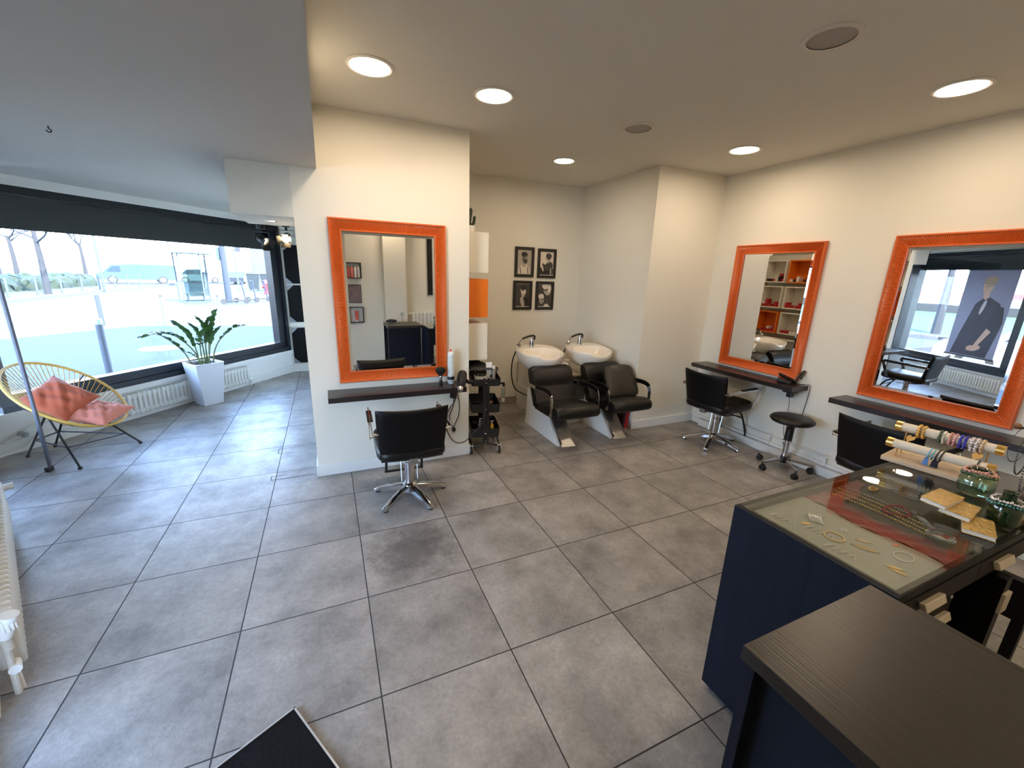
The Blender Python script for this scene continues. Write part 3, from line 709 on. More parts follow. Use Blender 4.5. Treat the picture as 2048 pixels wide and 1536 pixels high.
for i, j in ((0, 1), (1, 3), (3, 2), (2, 0)): b.tube([knees[i], knees[j]], .0055, 6)
for q in tops: b.tube([q, ctr], .0075, 6)
b.build('stretcher', BLKMET, t)
def pillow(name, label, c, ex, ey, w, h, th, m, group):
    ex = Vector(ex).normalized(); ey = Vector(ey); ey = (ey-ex*ey.dot(ex)).normalized(); ez = ex.cross(ey)
    b = MB(); n = 26; vs = []; fs = []
    for sgn in (1, -1):
        for i in range(n):
            for j in range(n):
                x = 2*i/(n-1)-1; y = 2*j/(n-1)-1
                k = 1-.085*(1-y*y)**1.0 if True else 1; l = 1-.085*(1-x*x)
                t_ = max(0, (1-abs(x)**3.2)*(1-abs(y)**3.2))**.62
                wr = .008*math.sin(7*x+5*y+2*sgn)+.006*math.sin(11*y-4*x)+.007*math.sin(15*(x+y)*.8+1.3)
                z = sgn*(th/2)*t_+wr*t_
                vs.append(Vector(c)+ex*(x*k*w/2)+ey*(y*l*h/2)+ez*z)
    for s_ in range(2):
        o = s_*n*n
        for i in range(n-1):
            for j in range(n-1): fs.append((o+i*n+j, o+(i+1)*n+j, o+(i+1)*n+j+1, o+i*n+j+1))
    b.add(vs, fs); return tag(b.build(name, m, None, 70, merge=.0006), label, 'cushion', group)
TERRA = mat('terracotta_linen', (186, 92, 60), .85, bump=.25, bscale=420, var=.08, vscale=25, sheen=.2)
PEACH = mat('coral_linen', (214, 126, 102), .85, bump=.25, bscale=420, var=.08, vscale=25, sheen=.2)
pillow('throw_cushion', 'darker terracotta cushion leaning on the back of the string chair', (-1.735, 2.80, .555), (.60, -.10, -.40), (.05, .75, .52), .385, .37, .15, TERRA, 'cushions on the string chair')
pillow('throw_cushion', 'lighter coral cushion lying on the seat of the string chair', (-1.495, 2.81, .395), (.9, -.22, -.20), (.22, .95, .12), .345, .40, .12, PEACH, 'cushions on the string chair')

# ------------------------------------------------------------------ planter
t = thing('potted_plant', 'zamioculcas plant in a tall tapered white square planter by the window', 'plant', (-.99, 4.262, 0), math.radians(38))
POTM = mat('glossy_white_planter', (198, 199, 203), .22)
def sq(b, secs):
    vs = []; fs = []
    for h, z in secs: vs += [Vector((x*h, y*h, z)) for x, y in ((-1, -1), (1, -1), (1, 1), (-1, 1))]
    for i in range(len(secs)-1):
        for q in range(4): fs.append((i*4+q, i*4+(q+1) % 4, (i+1)*4+(q+1) % 4, (i+1)*4+q))
    fs.append((3, 2, 1, 0)); return b.add(vs, fs)
b = MB(); sq(b, [(.108, 0), (.112, .004), (.162, .546), (.162, .55), (.150, .55), (.148, .50)]); b.build('pot', POTM, t, smooth=25)
b = MB(); b.grid(lambda u, v: Vector(((u-.5)*.298, (v-.5)*.298, .522+.008*math.sin(u*19)*math.sin(v*23))), 14, 14); b.build('soil', mat('potting_soil', (44, 32, 24), .95, bump=.8, bscale=120), t)
Ri = Matrix.Rotation(-math.radians(38), 3, 'Z')
wl = lambda p: Ri @ (Vector(p)-Vector((-.99, 4.262, 0)))
LEAF = mat('glossy_green_leaf', (66, 100, 48), .3, var=.35, vscale=14, coat=.3); STEM = mat('green_stem', (98, 110, 62), .5)
rl = random.Random(5)
def frond(path, n, ll=.075, start=.45, r=.010):
    P = [wl(p) for p in path]; S = smooth_path(P, 7); m = len(S)
    b = MB(); b.tube(S, [r*(1-.75*i/(m-1)) for i in range(m)], 8)
    fo = b.build('stem', STEM, t)
    b = MB()
    for k in range(n):
        q = start+(1-start)*k/(n-1); idx = min(int(q*(m-1)), m-2); p = S[idx].lerp(S[idx+1], q*(m-1)-idx); tg = (S[idx+1]-S[idx]).normalized()
        sd = 1 if k % 2 else -1
        side = tg.cross(Vector((0, 0, 1))); side = side.normalized() if side.length > .05 else Vector((1, 0, 0))
        sz = ll*(.75+.35*math.sin(PI*min(1, (q-start)/(1-start)*.9+.08)))*rl.uniform(.85, 1.15)
        d = (tg*.75+side*sd*.75+Vector((0, 0, .25+rl.uniform(-.15, .2)))).normalized()
        if k == n-1: d = tg
        w = d.cross(Vector((rl.uniform(-.3, .3), rl.uniform(-.3, .3), 1))).normalized(); nn = w.cross(d).normalized()
        if nn.z < 0: nn = -nn
        vs = []; fs = []; ns = 7
        for i in range(ns):
            u = i/(ns-1); ww = sz*.29*math.sin(PI*u**.8)**.8*(1 if u < 1 else 0)+.0008
            c = p+d*(sz*u)+nn*(-.012*u*u)
            vs += [c-w*ww+nn*ww*.3, c, c+w*ww+nn*ww*.3]
        for i in range(ns-1):
            for e in (0, 1): fs.append((i*3+e, i*3+e+1, i*3+3+e+1, i*3+3+e))
        b.add(vs, fs)
    b.build('leaflets', LEAF, fo, smooth=60)
z0 = .52
frond([(-1.0, 4.22, z0), (-1.06, 4.20, .72), (-1.20, 4.17, .90), (-1.36, 4.14, .945), (-1.52, 4.12, .895)], 19, .095, .36)
frond([(-1.02, 4.24, z0), (-1.04, 4.23, .75), (-1.10, 4.22, .93), (-1.20, 4.20, 1.05)], 18, .095, .34)
frond([(-.97, 4.27, z0), (-.97, 4.27, .76), (-1.0, 4.27, .92), (-1.06, 4.26, 1.02)], 14, .075, .35)
frond([(-.95, 4.25, z0), (-.93, 4.25, .78), (-.90, 4.26, .95), (-.965, 4.25, 1.09)], 18, .09, .34)
frond([(-.93, 4.28, z0), (-.90, 4.29, .80), (-.85, 4.30, 1.0), (-.79, 4.30, 1.18)], 22, .098, .32)
frond([(-.92, 4.22, z0), (-.88, 4.20, .75), (-.82, 4.19, .90), (-.76, 4.19, .98)], 13, .08, .35)
frond([(-.89, 4.28, z0), (-.85, 4.29, .70), (-.77, 4.31, .84), (-.62, 4.34, .965), (-.45, 4.38, 1.005)], 13, .078, .48)
frond([(-1.11, 4.24, z0), (-1.15, 4.24, .66), (-1.24, 4.22, .80), (-1.36, 4.2, .915)], 13, .085, .40)
frond([(-.96, 4.18, z0), (-1.01, 4.14, .62), (-1.07, 4.12, .69), (-1.14, 4.10, .725)], 9, .05, .4, .007)
frond([(-.95, 4.32, z0), (-.96, 4.36, .78), (-.94, 4.38, .95), (-.90, 4.38, 1.06)], 14, .08, .36)
frond([(-.98, 4.20, z0), (-.97, 4.15, .72), (-.95, 4.12, .86), (-.93, 4.11, .93)], 12, .075, .4)

# ------------------------------------------------------------------ framed photographs
GREYS = [mat('photo_grey_%s' % n, (v, int(v*.96), int(v*.89)), .45) for n, v in (('black', 26), ('dark', 62), ('mid', 112), ('light', 168), ('white', 214))]
def photo(label, x, z, bg, shapes):
    t = thing('picture_frame', label, 'picture', (x, 2.998, z), 0, 'framed black and white portraits')
    w, h, f = .275, .375, .036; b = MB()
    b.bx(-w/2, w/2, -.018, 0, h/2-f, h/2, bevel=.002); b.bx(-w/2, w/2, -.018, 0, -h/2, -h/2+f, bevel=.002); b.bx(-w/2, -w/2+f, -.018, 0, -h/2+f, h/2-f); b.bx(w/2-f, w/2, -.018, 0, -h/2+f, h/2-f)
    b.build('frame', mat('black_lacquer_frame', (24, 20, 18), .3), t)
    b = MB(); b.cur = 4; b.bx(-w/2+f, w/2-f, -.003, 0, -h/2+f, h/2-f); a, c = w/2-f, h/2-f-.008
    b.cur = bg; b.add([(-a+.002, -.0034, -c), (a-.002, -.0034, -c), (a-.002, -.0034, c), (-a+.002, -.0034, c)], [(0, 1, 2, 3)])
    for k, (g, cx, cy, rx, ry, rot) in enumerate(shapes):
        b.cur = g; n = 22; y = -.0036-.00015*k; cr, sr = math.cos(rot), math.sin(rot); vs = []
        for i in range(n):
            px, pz = rx*math.cos(2*PI*i/n), ry*math.sin(2*PI*i/n)
            X = cx+px*cr-pz*sr; Z = cy+px*sr+pz*cr
            vs.append((max(-a+.003, min(a-.003, X)), y, max(-c, min(c, Z))))
        b.add(vs, [tuple(range(n))])
    b.build('print', GREYS, t, smooth=0)
photo('framed black and white portrait, upper row nearer the pillar: bearded man with braces', 2.903, 1.912, 3, [(4, 0, -.12, .085, .085, 0), (4, 0, -.07, .06, .05, 0), (0, -.052, -.115, .006, .055, .12), (0, .052, -.105, .006, .055, .12), (3, -.005, -.025, .03, .04, 0), (2, .005, .055, .042, .058, -.1), (0, 0, .095, .046, .032, -.1), (1, .012, .012, .033, .03, -.2), (3, .028, .058, .010, .024, 0), (1, .022, .068, .014, .005, 0)])
photo('framed portrait, upper row nearer the column: person in dark coat, hand at face', 3.232, 1.905, 4, [(0, .0, -.10, .105, .095, 0), (1, .01, -.03, .085, .06, .2), (4, -.065, -.05, .012, .055, .35), (3, .018, .055, .04, .05, -.15), (1, .028, .098, .045, .035, -.1), (4, -.02, .02, .022, .034, -.4), (0, .03, .062, .030, .007, -.1), (3, .065, -.1, .012, .05, 0)])
photo('framed black and white portrait, lower row nearer the pillar: dark haired person tilting the head', 2.892, 1.49, 1, [(0, .035, -.10, .075, .08, -.2), (3, .0, -.09, .028, .07, .25), (3, .005, .0, .022, .035, .1), (4, .01, .055, .036, .055, .3), (0, .014, .098, .045, .028, .25), (1, .0, .062, .028, .006, .3), (2, .016, .018, .012, .006, .2)])
photo('framed black and white portrait, lower row nearer the column: two blond people', 3.222, 1.488, 1, [(4, .03, -.14, .04, .03, .3), (3, .035, .07, .05, .07, .4), (4, .022, .115, .065, .035, -.2), (4, .07, .09, .026, .055, 0), (1, .02, .075, .036, .010, .2), (3, -.04, -.06, .036, .05, -.1), (4, -.05, -.01, .042, .034, 0), (1, -.03, -.05, .026, .008, -.1), (0, -.034, -.085, .012, .005, 0)])

# ------------------------------------------------------------------ wall cubes with boxed products on the recess wall
CW, CG = .36, .04
WLAM = mat('white_cube_laminate', (228, 222, 206), .4)
REDM = mat('red_bottle', (170, 34, 34), .35); PALE = mat('pale_box', (226, 216, 206), .5); DARKB = mat('dark_jar', (38, 24, 24), .3)
cubes = [('top cube nearest the camera', WLAM, 0, 0), ('middle cube nearest the camera', ORANGE2, 0, 1), ('bottom cube nearest the camera', WLAM, 0, 2),
         ('top cube of the middle column', ORANGE2, 1, 0), ('middle cube of the middle column', WLAM, 1, 1), ('bottom cube of the middle column', WLAM, 1, 2),
         ('top cube nearest the back wall', WLAM, 2, 0), ('middle cube nearest the back wall', WLAM, 2, 1), ('bottom cube nearest the back wall', ORANGE2, 2, 2)]
for nm, m, ci, ri in cubes:
    y = 1.752+ci*(CW+.042); ztop = 2.118-ri*.418
    col = 'orange' if m is ORANGE2 else 'white'
    t = thing('shelf_cube', f'{col} open wall cube with products, {nm} on the recess wall', 'shelf', (1.703, y, ztop-CW), 0, 'open wall cubes')
    b = MB(); th = .018; D = .235
    b.bx(0, D, 0, th, 0, CW); b.bx(0, D, CW-th, CW, 0, CW); b.bx(0, D, th, CW-th, 0, th); b.bx(0, D, th, CW-th, CW-th, CW); b.bx(0, .008, th, CW-th, th, CW-th)
    b.build('shell', m, t)
    if ci == 0: continue          # contents face away from the lens
    base = Vector((1.703, y, ztop-CW+th))
    xs = rnd.sample([.05+.052*k for k in range(6)], 5)
    for k, yy in enumerate(xs):
        st = rnd.choice((1, 2, 3, 1)) if ri != 2 or ci == 2 else 1
        for q in range(st):
            w_, h_ = .042, .042; mm = rnd.choice((RED, RED, PALE, REDM) if ri else (PALE, PALE, RED, DARKB))
            b = MB(); b.bx(-.05, .05, -w_/2, w_/2, 0, h_, bevel=.002)
            tone = {id(RED): 'red', id(PALE): 'pale', id(REDM): 'dark red', id(DARKB): 'brown'}[id(mm)]
            o = tag(b.build('product_box', mm), f'small {tone} product box stacked in the {col} {nm}', 'box', f'{tone} product boxes in the {col} {nm}')
            o.location = base+Vector((.15+.02*rnd.random(), yy-.0, q*h_+.0005))
# cactus on the top cube
t = thing('cactus', 'small two armed dark green cactus in a white pot on the top cube', 'plant', (1.822, 1.96, 2.119))
b = MB(); b.lathe([(.038, 0), (.042, .004), (.048, .07), (.044, .07), (.042, .06), (0, .06)], n=24, cap=False); b.build('pot', WHITEPL, t)
CAC = mat('cactus_skin', (40, 58, 38), .6, bump=.6, bscale=120)
b = MB(); b.tube([(-.01, 0, .06), (-.01, 0, .10), (-.002, 0, .17), (.008, 0, .21), (.010, 0, .228)], [.016, .021, .022, .019, .006], 14); b.tube(smooth_path([(0, 0, .075), (.03, 0, .085), (.04, 0, .11), (.044, 0, .14), (.046, 0, .158)], 3), [.014]*11+[.013, .006], 12); b.build('stems', CAC, t)
# ledge with black cape under the cubes
t = tag(MB().bx(1.702, 1.93, 1.76, 2.95, .82, .845, bevel=.002).build('wall_ledge', WLAM), 'narrow white ledge under the wall cubes', 'shelf')
b = MB()
b.grid(lambda u, v: Vector((1.715+.24*u+.02*math.sin(v*9), 1.62+.55*v+.015*math.sin(u*11), .848+.055*math.sin(PI*u)**.5*(.7+.3*math.sin(v*13+u*5))*(math.sin(PI*v)**.4)+.0)), 14, 24)
o = tag(b.build('folded_cape', mat('black_nylon', (14, 14, 15), .5)), 'crumpled black hairdressing cape on the ledge under the wall cubes', 'cape')
o.modifiers.new('s', 'SOLIDIFY').thickness = .004

# ------------------------------------------------------------------ trolley and what it carries
TR = (1.905, 1.745); TA = math.radians(-13)
t = thing('salon_trolley', 'black three tier metal trolley on casters beside the pillar', 'trolley', (TR[0], TR[1], 0), TA)
BL = mat('trolley_black_metal', (26, 26, 27), .45)
for z, h in ((.70, .07), (.43, .085), (.17, .095)):
    b = MB(); w, d = .145, .20; r = .03
    def rr(w, d, n=6):
        out = []
        for cx, cy, a0 in ((w-r, d-r, 0), (-w+r, d-r, PI/2), (-w+r, -d+r, PI), (w-r, -d+r, 1.5*PI)):
            out += [(cx+r*math.cos(a0+PI/2*i/n), cy+r*math.sin(a0+PI/2*i/n)) for i in range(n+1)]
        return out
    o_, i_ = rr(w, d), rr(w-.004, d-.004); n = len(o_)
    vs = [Vector((x*.95, y*.95, z)) for x, y in o_]+[Vector((x, y, z+h)) for x, y in o_]+[Vector((x, y, z+h)) for x, y in i_]+[Vector((x*.95, y*.95, z+.004)) for x, y in i_]
    fs = [(k+q*n, (k+1) % n+q*n, (k+1) % n+(q+1)*n, k+(q+1)*n) for q in range(3) for k in range(n)]+[tuple(range(n))[::-1], tuple(range(3*n, 4*n))]
    b.add(vs, fs); b.build('tray', BL, t)
for sy in (-1, 1):
    b = MB()
    for x in (-.022, .022): b.bx(x-.009, x+.009, sy*.200, sy*.212, .10, .785)
    b.bx(-.03, .03, sy*.196, sy*.201, .14, .77); b.build('post', BL, t)
    b = MB()
    for z in (.735, .47, .215): b.ball((0, sy*.205, z), (.008, .006, .008), 10, 6)
    b.build('bolt', CHROME, t)
    b = MB(); b.tube(smooth_path([(0, sy*.205, .12), (-.10, sy*.205, .09), (-.14, sy*.19, .085)], 3)+[Vector((-.14, sy*.19, .085))], .010, 8); b.tube(smooth_path([(0, sy*.205, .12), (.10, sy*.205, .09), (.14, sy*.19, .085)], 3), .010, 8); b.tube([(-.14, sy*.19, .085), (-.14, 0, .11)], .009, 8); b.tube([(.14, sy*.19, .085), (.14, 0, .11)], .009, 8); b.build('base_frame', BL, t)
    for sx in (-1, 1):
        b = MB(); x, y = sx*.14, sy*.19; b.cyl((x, y, .08), (x, y, .10), .008, n=8); b.tube([(x-.010, y, .042), (x+.010, y, .042)], .042, 20)
        cw = b.build('caster', RUBBER, t); b = MB(); b.bx(x-.019, x-.013, y-.020, y+.020, .03, .092, bevel=.002); b.bx(x+.013, x+.019, y-.020, y+.020, .03, .092, bevel=.002); b.bx(x-.019, x+.019, y-.022, y+.022, .086, .094); b.tube([(x-.012, y, .042), (x+.012, y, .042)], .022, 14); b.build('fork', mat('pale_zinc', (196, 196, 194), .35, .3), cw)
TM = Matrix.Translation((TR[0], TR[1], 0)) @ Matrix.Rotation(TA, 4, 'Z')
tl = lambda x, y, z: TM @ Vector((x, y, z))
c = tl(-.045, -.12, .705)
t = thing('tool_cup', 'white oval tub with a small dark label full of black combs on the trolley', 'tub', c)
b = MB(); b.lathe([(.052, 0), (.056, .003), (.066, .085), (.069, .088), (.066, .09), (.062, .086), (.053, .008), (0, .006)], n=32, cap=False); b.build('tub', mat('cream_tub', (220, 214, 200), .35), t)
b = MB(); R = rotz(-.35); b.box(R @ Vector((0, -.0615, .05)), (.034, .004, .020), R @ rotx(-.12), .001); b.build('label_plate', mat('dark_label', (40, 44, 56), .5), t)
for i in range(9):
    a = rnd.uniform(0, 2*PI); p = c+Vector((.028*math.cos(a), .028*math.sin(a), .012)); q = c+Vector((.055*math.cos(a+.3)-.01, .04*math.sin(a+.3), rnd.uniform(.105, .15)))
    b = MB(); b.tube([p, q], 0, flat=(rnd.uniform(.014, .026), .004)); tag(b.build('comb', BLKPL), 'black hairdressing comb standing in the white tub on the trolley', 'comb', 'combs in the white tub')
t = thing('cream_tube', 'white product tube standing behind the comb tub on the trolley', 'tube', tl(.04, -.07, .705), -.2)
b = MB(); b.add([(x*.02, y*.016, .03) for x, y in ((-1, -1), (1, -1), (1, 1), (-1, 1))]+[(x*.032, y*.003, .205) for x, y in ((-1, -1), (1, -1), (1, 1), (-1, 1))], [(0, 1, 5, 4), (1, 2, 6, 5), (2, 3, 7, 6), (3, 0, 4, 7), (4, 5, 6, 7), (3, 2, 1, 0)]); b.build('tube_body', mat('white_tube', (228, 224, 216), .4), t, smooth=50)
b = MB(); b.cyl((0, 0, 0), (0, 0, .032), .016); b.build('cap', STEEL, t)
t = thing('spray_can', 'slim silver spray can beside the product tube on the trolley', 'can', tl(.085, -.10, .705))
b = MB(); b.cyl((0, 0, 0), (0, 0, .15), .017); b.build('can_body', mat('silver_can', (190, 186, 178), .3, .6), t); b = MB(); b.cyl((0, 0, .15), (0, 0, .175), .014, .012); b.build('cap', WHITEPL, t)
t = thing('brush', 'black round brush lying over the corner of the trolley top tray', 'brush', tl(.10, .0, .79), -.6)
b = MB(); b.cyl((0, -.02, 0), (.0, .12, .012), .022); b.build('bristles', BLKPL, t); b = MB(); b.cyl((0, -.02, 0), (0, -.13, -.01), .009, .011); b.build('handle', BLKPL, t)
t = thing('spray_bottle', 'transparent spray bottle hanging from the trolley rim', 'bottle', tl(.172, -.165, .53))
b = MB(); b.lathe([(.018, 0), (.020, .005), (.020, .13), (.010, .155), (.009, .165)], n=20); b.build('bottle_body', glass_mat('bottle_clear', (228, 232, 228), 1.6, .05), t)
b = MB(); b.cyl((0, 0, .162), (0, 0, .185), .011); b.box((-.012, 0, .192), (.05, .014, .018), None, .003); b.tube([(.010, 0, .186), (.018, 0, .16)], .004, 6); b.build('trigger', BLKPL, t)
b = MB(); b.cyl((0, 0, .004), (0, 0, .035), .0185); b.build('liquid', mat('pale_liquid', (214, 208, 196), .2), t)
pump_bottle('serum_bottle', 'yellow labelled bottle in the bottom tray of the trolley', tl(.07, -.13, .175), .018, .13, mat('yellow_bottle', (222, 170, 74), .4), WHITEPL, 'bottles in the trolley bottom tray')
pump_bottle('serum_bottle', 'clear topped bottle in the bottom tray behind the trolley post', tl(-.05, -.12, .175), .020, .15, mat('smoky_bottle', (88, 84, 80), .25), WHITEPL, 'bottles in the trolley bottom tray')
for k, (x, y, r, h) in enumerate(((-.09, .05, .03, .08), (0.0, .08, .026, .10), (.08, .09, .03, .07))):
    pump_bottle('jar', ('brown jar near the pillar side of the trolley bottom tray', 'taller brown jar in the middle of the trolley bottom tray', 'low brown jar at the far side of the trolley bottom tray')[k], tl(x, y, .175), r, h, DARKB, BLKPL, 'jars in the trolley', False, 'jar')
for k, (x, y) in enumerate(((-.06, -.08), (.04, .02), (-.02, .1))):
    b = MB(); b.tube([tl(x-.06, y, .44), tl(x+.06, y+.03, .455)], [.018, .022], 12); tag(b.build('hair_brush', (BLKPL, mat('wood_handle', (120, 86, 58), .5), BLKPL)[k]), ('black hair brush at the front of the middle trolley tray', 'wooden hair brush across the middle trolley tray', 'black hair brush at the back of the middle trolley tray')[k], 'brush', 'brushes in the middle trolley tray')

# ------------------------------------------------------------------ on the pillar shelf
t = thing('spray_can', 'tall white ribbed styling can with red top and dark cap ring on the pillar shelf', 'can', (1.500, 1.515, .7675))
b = MB(); prof = [(.026, .0), (.030, .004), (.030, .045)]
for k in range(10): z = .065+k*.0205; prof += [(.0305, z), (.0305, z+.014), (.0285, z+.0155), (.0285, z+.019)]
prof += [(.030, .275), (.022, .292), (.014, .298)]
b.lathe(prof, n=28); b.build('can_body', mat('pale_can', (214, 224, 226), .35), t, smooth=50)
b = MB(); b.lathe([(.0318, .042), (.033, .046), (.033, .066), (.0318, .07)], n=28); b.build('dark_ring', BLKPL, t)
b = MB(); b.cyl((0, 0, .296), (0, 0, .318), .010, .007); b.build('nozzle', mat('red_nozzle', (214, 58, 66), .4), t)
t = thing('neck_brush', 'black neck duster brush with chrome ferrule standing on the pillar shelf', 'brush', (1.400, 1.49, .7675))
b = MB(); b.lathe([(.016, 0), (.018, .004), (.017, .03), (.014, .05)], n=20); b.build('handle', BLKPL, t)
b = MB(); b.lathe([(.0145, .048), (.015, .05), (.015, .085), (.0145, .087)], n=20); b.build('ferrule', CHROME, t)
b = MB(); b.lathe([(.016, .086), (.028, .10), (.044, .125), (.047, .14), (.040, .155), (.020, .162), (0, .163)], n=24); b.build('bristles', mat('black_bristle', (12, 12, 13), .9, bump=.8, bscale=500), t)
t = thing('hair_dryer', 'black hair dryer resting at the end of the pillar shelf with a long cord', 'hair dryer', (1.575, 1.42, .80))
b = MB(); b.M = Matrix.Rotation(1.15, 4, 'Z') @ Matrix.Rotation(-.6, 4, 'Y')
b.lathe([(.020, -.10), (.030, -.09), (.042, -.04), (.045, .02), (.042, .07), (.036, .085)], (0, 0, .03), 24, R=roty(PI/2)); b.build('barrel', mat('dryer_black', (13, 13, 14), .4, spec=.3), t)
b = MB(); b.M = Matrix.Rotation(.2, 4, 'Z'); b.tube(smooth_path([(.03, 0, .02), (.07, 0, -.01), (.12, .01, -.02)], 4), [.017]*9, 12); b.build('handle', mat('dryer_black', (13, 13, 14), .4, spec=.3), t)
b = MB(); b.M = Matrix.Rotation(1.15, 4, 'Z') @ Matrix.Rotation(-.6, 4, 'Y'); b.lathe([(.022, -.13), (.030, -.10), (.030, -.098)], (0, 0, .03), 20, R=roty(PI/2)); b.build('nozzle', STEEL, t)
b = MB(); b.tube(smooth_path([(.12, .03, -.02), (.20, .02, -.03), (.235, .02, -.25), (.215, .03, -.42), (.10, .10, -.60), (.02, .16, -.66), (-.06, .17, -.60), (-.11, .175, -.45), (-.08, .175, -.32), (-.02, .178, -.24), (-.0, .178, -.16), (-.03, .178, -.1)], 6), .0045, 6); b.build('cord', BLKPL, t)
t = thing('plug_adapter', 'black plug adapter with dangling leads hanging under the pillar shelf', 'plug', (1.545, 1.585, .645))
b = MB(); b.box((0, 0, 0), (.06, .035, .085), roty(.2), .006); b.build('housing', BLKPL, t)
b = MB(); b.tube(smooth_path([(.0, 0, -.04), (-.005, .0, -.12), (-.04, .004, -.22), (-.03, .004, -.30), (.0, .004, -.345)], 6), .0045, 6); b.tube(smooth_path([(.035, 0, .0), (.055, 0, -.1), (.05, .004, -.22), (.01, .004, -.31), (.0, .004, -.345)], 6), .0045, 6); b.build('lead', BLKPL, t)
b = MB(); b.box((.0, .0, -.36), (.035, .025, .04), None, .008); b.tube([(-.008, 0, -.38), (-.008, 0, -.40)], .002, 6); b.tube([(.008, 0, -.38), (.008, 0, -.40)], .002, 6); b.build('plug', BLKPL, t)

# ------------------------------------------------------------------ telephone on the corner shelf
t = thing('telephone', 'black cordless telephone and charger on the corner shelf', 'telephone', (4.60, .45, .801), .5)
b = MB(); b.box((.0, .02, .02), (.11, .12, .035), rotx(.15), .01); b.build('charger_base', BLKPL, t)
b = MB(); b.box((0, .0, .052), (.05, .17, .028), rotx(.45) @ rotz(.4), .01); b.build('handset', mat('phone_black', (20, 20, 22), .25), t)
b = MB(); b.tube(smooth_path([(.0, -.06, .03), (.05, -.11, .11), (.03, -.13, .125), (-.01, -.11, .06)], 5), .011, 8); b.build('earpiece', BLKPL, t)
t = thing('dryer_holster', 'black tool holder screwed under the end of the corner shelf', 'holder', (4.60, .395, .755))
b = MB(); b.box((0, 0, -.02), (.09, .10, .035), None, .004); b.box((.01, 0, -.06), (.05, .05, .05), None, .005); b.build('holder_body', BLKPL, t)
b = MB(); b.tube(smooth_path([(.0, 0, -.08), (.03, .0, -.18), (.05, .02, -.40), (.06, .0, -.52)], 6), .003, 6); b.build('cable', mat('grey_cable', (70, 74, 80), .5), t)
t = thing('power_cable', 'thin grey cable drooping down the right wall behind the stool', 'cable', (WX-.008, .31, .80))
b = MB(); b.tube(smooth_path([(-.05, .06, .0), (-.02, -.02, .015), (0, -.03, -.05), (0, -.01, -.30), (0, .03, -.46), (0, .06, -.52), (0, .03, -.60), (0, .07, -.63), (0, .12, -.60), (0, .10, -.66)], 6), .0032, 6); b.build('lead', mat('grey_cable', (70, 74, 80), .5), t)

# ------------------------------------------------------------------ spots and black panels by the street window
LITBULB = mat('spot_bulb', (255, 240, 215), .4, emit=(255, 214, 160), estr=40)
def barn_spot(label, x, y, z, az, tilt, lit=True):
    t = thing('barn_door_spotlight', label, 'spotlight', (x, y, z), 0, 'black barn door spotlights')
    A = rotz(az) @ rotx(tilt) @ Matrix.Diagonal((.72, .72, .72)).to_3x3()
    b = MB(); b.lathe([(.0, -.06), (.035, -.055), (.048, -.03), (.05, .05), (.056, .055), (.056, .07), (.05, .07), (.046, .05), (.0, .045)], (0, 0, 0), 24, R=A @ rotx(PI/2), cap=False); b.build('housing', BLKMET, t)
    b = MB(); b.lathe([(0, .052), (.044, .052)], (0, 0, 0), 24, R=A @ rotx(PI/2), cap=False); b.build('lamp', LITBULB if lit else mat('dim_bulb', (200, 190, 170), .2, emit=(255, 220, 170), estr=2.5), t)
    b = MB()
    for k in range(4):
        R = A @ roty(PI/2*k) @ Matrix.Translation((0, 0, 0)).to_3x3()
        vs = [R @ Vector(v) for v in ((-.045, -.07, .050), (.045, -.07, .050), (.062, -.135, .085), (-.062, -.135, .085))]; vs += [v+R @ Vector((0, 0, .003)) for v in vs]
        b.add(vs, [(0, 1, 2, 3), (7, 6, 5, 4), (0, 4, 5, 1), (1, 5, 6, 2), (2, 6, 7, 3), (3, 7, 4, 0)])
    b.build('barn_doors', BLKMET, t, smooth=0)
    b = MB(); b.tube([(0, 0, .055), (0, 0, .10)], .012, 8); b.tube([(-.06, 0, 0), (-.06, 0, .06), (.06, 0, .06), (.06, 0, 0)], 0, flat=(.02, .004)); b.cyl((0, 0, .09), (0, 0, .155), .035, n=16); b.tube([(0, 0, .15), (0, 0, SZ-z)], .008, 8); b.build('bracket', BLKMET, t)
barn_spot('black barn door spotlight hanging before the window frame, its lamp turned away', .005, 2.62, 2.0, math.radians(50), .55, False)
barn_spot('black barn door spotlight with glowing lamp beside the pillar edge', .215, 2.62, 2.03, math.radians(-12), .45)
for k, z in enumerate((1.80, 1.165, .46)):
    t = thing('wall_board', ('uppermost black square panel with grey corners on the end wall', 'middle black square panel with grey corners on the end wall', 'lowest black square panel with grey corners on the end wall')[k], 'board', (.22, 5.875, z), 0, 'black boards on the end wall')
    b = MB(); b.bx(-.29, .11, -.03, 0, -.305, .305, bevel=.003); b.build('board', mat('black_panel_board', (8, 9, 10), .6, spec=.15), t)
    b = MB()
    for sz in (-1, 1): b.prism([(-.292, sz*.307), (-.19, sz*.307), (-.292, sz*.205)] if sz < 0 else [(-.292, .307), (-.292, .205), (-.19, .307)], .0, .034, Matrix(((1, 0, 0, 0), (0, 0, -1, 0), (0, 1, 0, 0), (0, 0, 0, 1))))
    b.build('corner_fitting', mat('dull_alu', (120, 122, 126), .4, .7), t)
    b = MB(); b.bx(-.29, .11, -.036, .0, .306, .314); b.build('top_edge', STEEL, t)

# ------------------------------------------------------------------ doormat in front of the camera
t = thing('floor_mat', 'black mat with a thin light metal edge lying at an angle on the tiles', 'mat', (.268, -.519, 0), math.radians(-152.02))
b = MB(); b.bx(.006, .62, .006, 1.1, 0, .011, bevel=.002); b.build('mat_surface', mat('black_ribbed_rubber', (17, 16, 16), .95, spec=.15, bump=.4, bscale=60), t)
b = MB(); b.bx(0, .62, 0, .006, 0, .014); b.bx(0, .006, 0, 1.1, 0, .014); b.build('edge_profile', mat('alu_edge', (214, 214, 212), .3, .6), t)
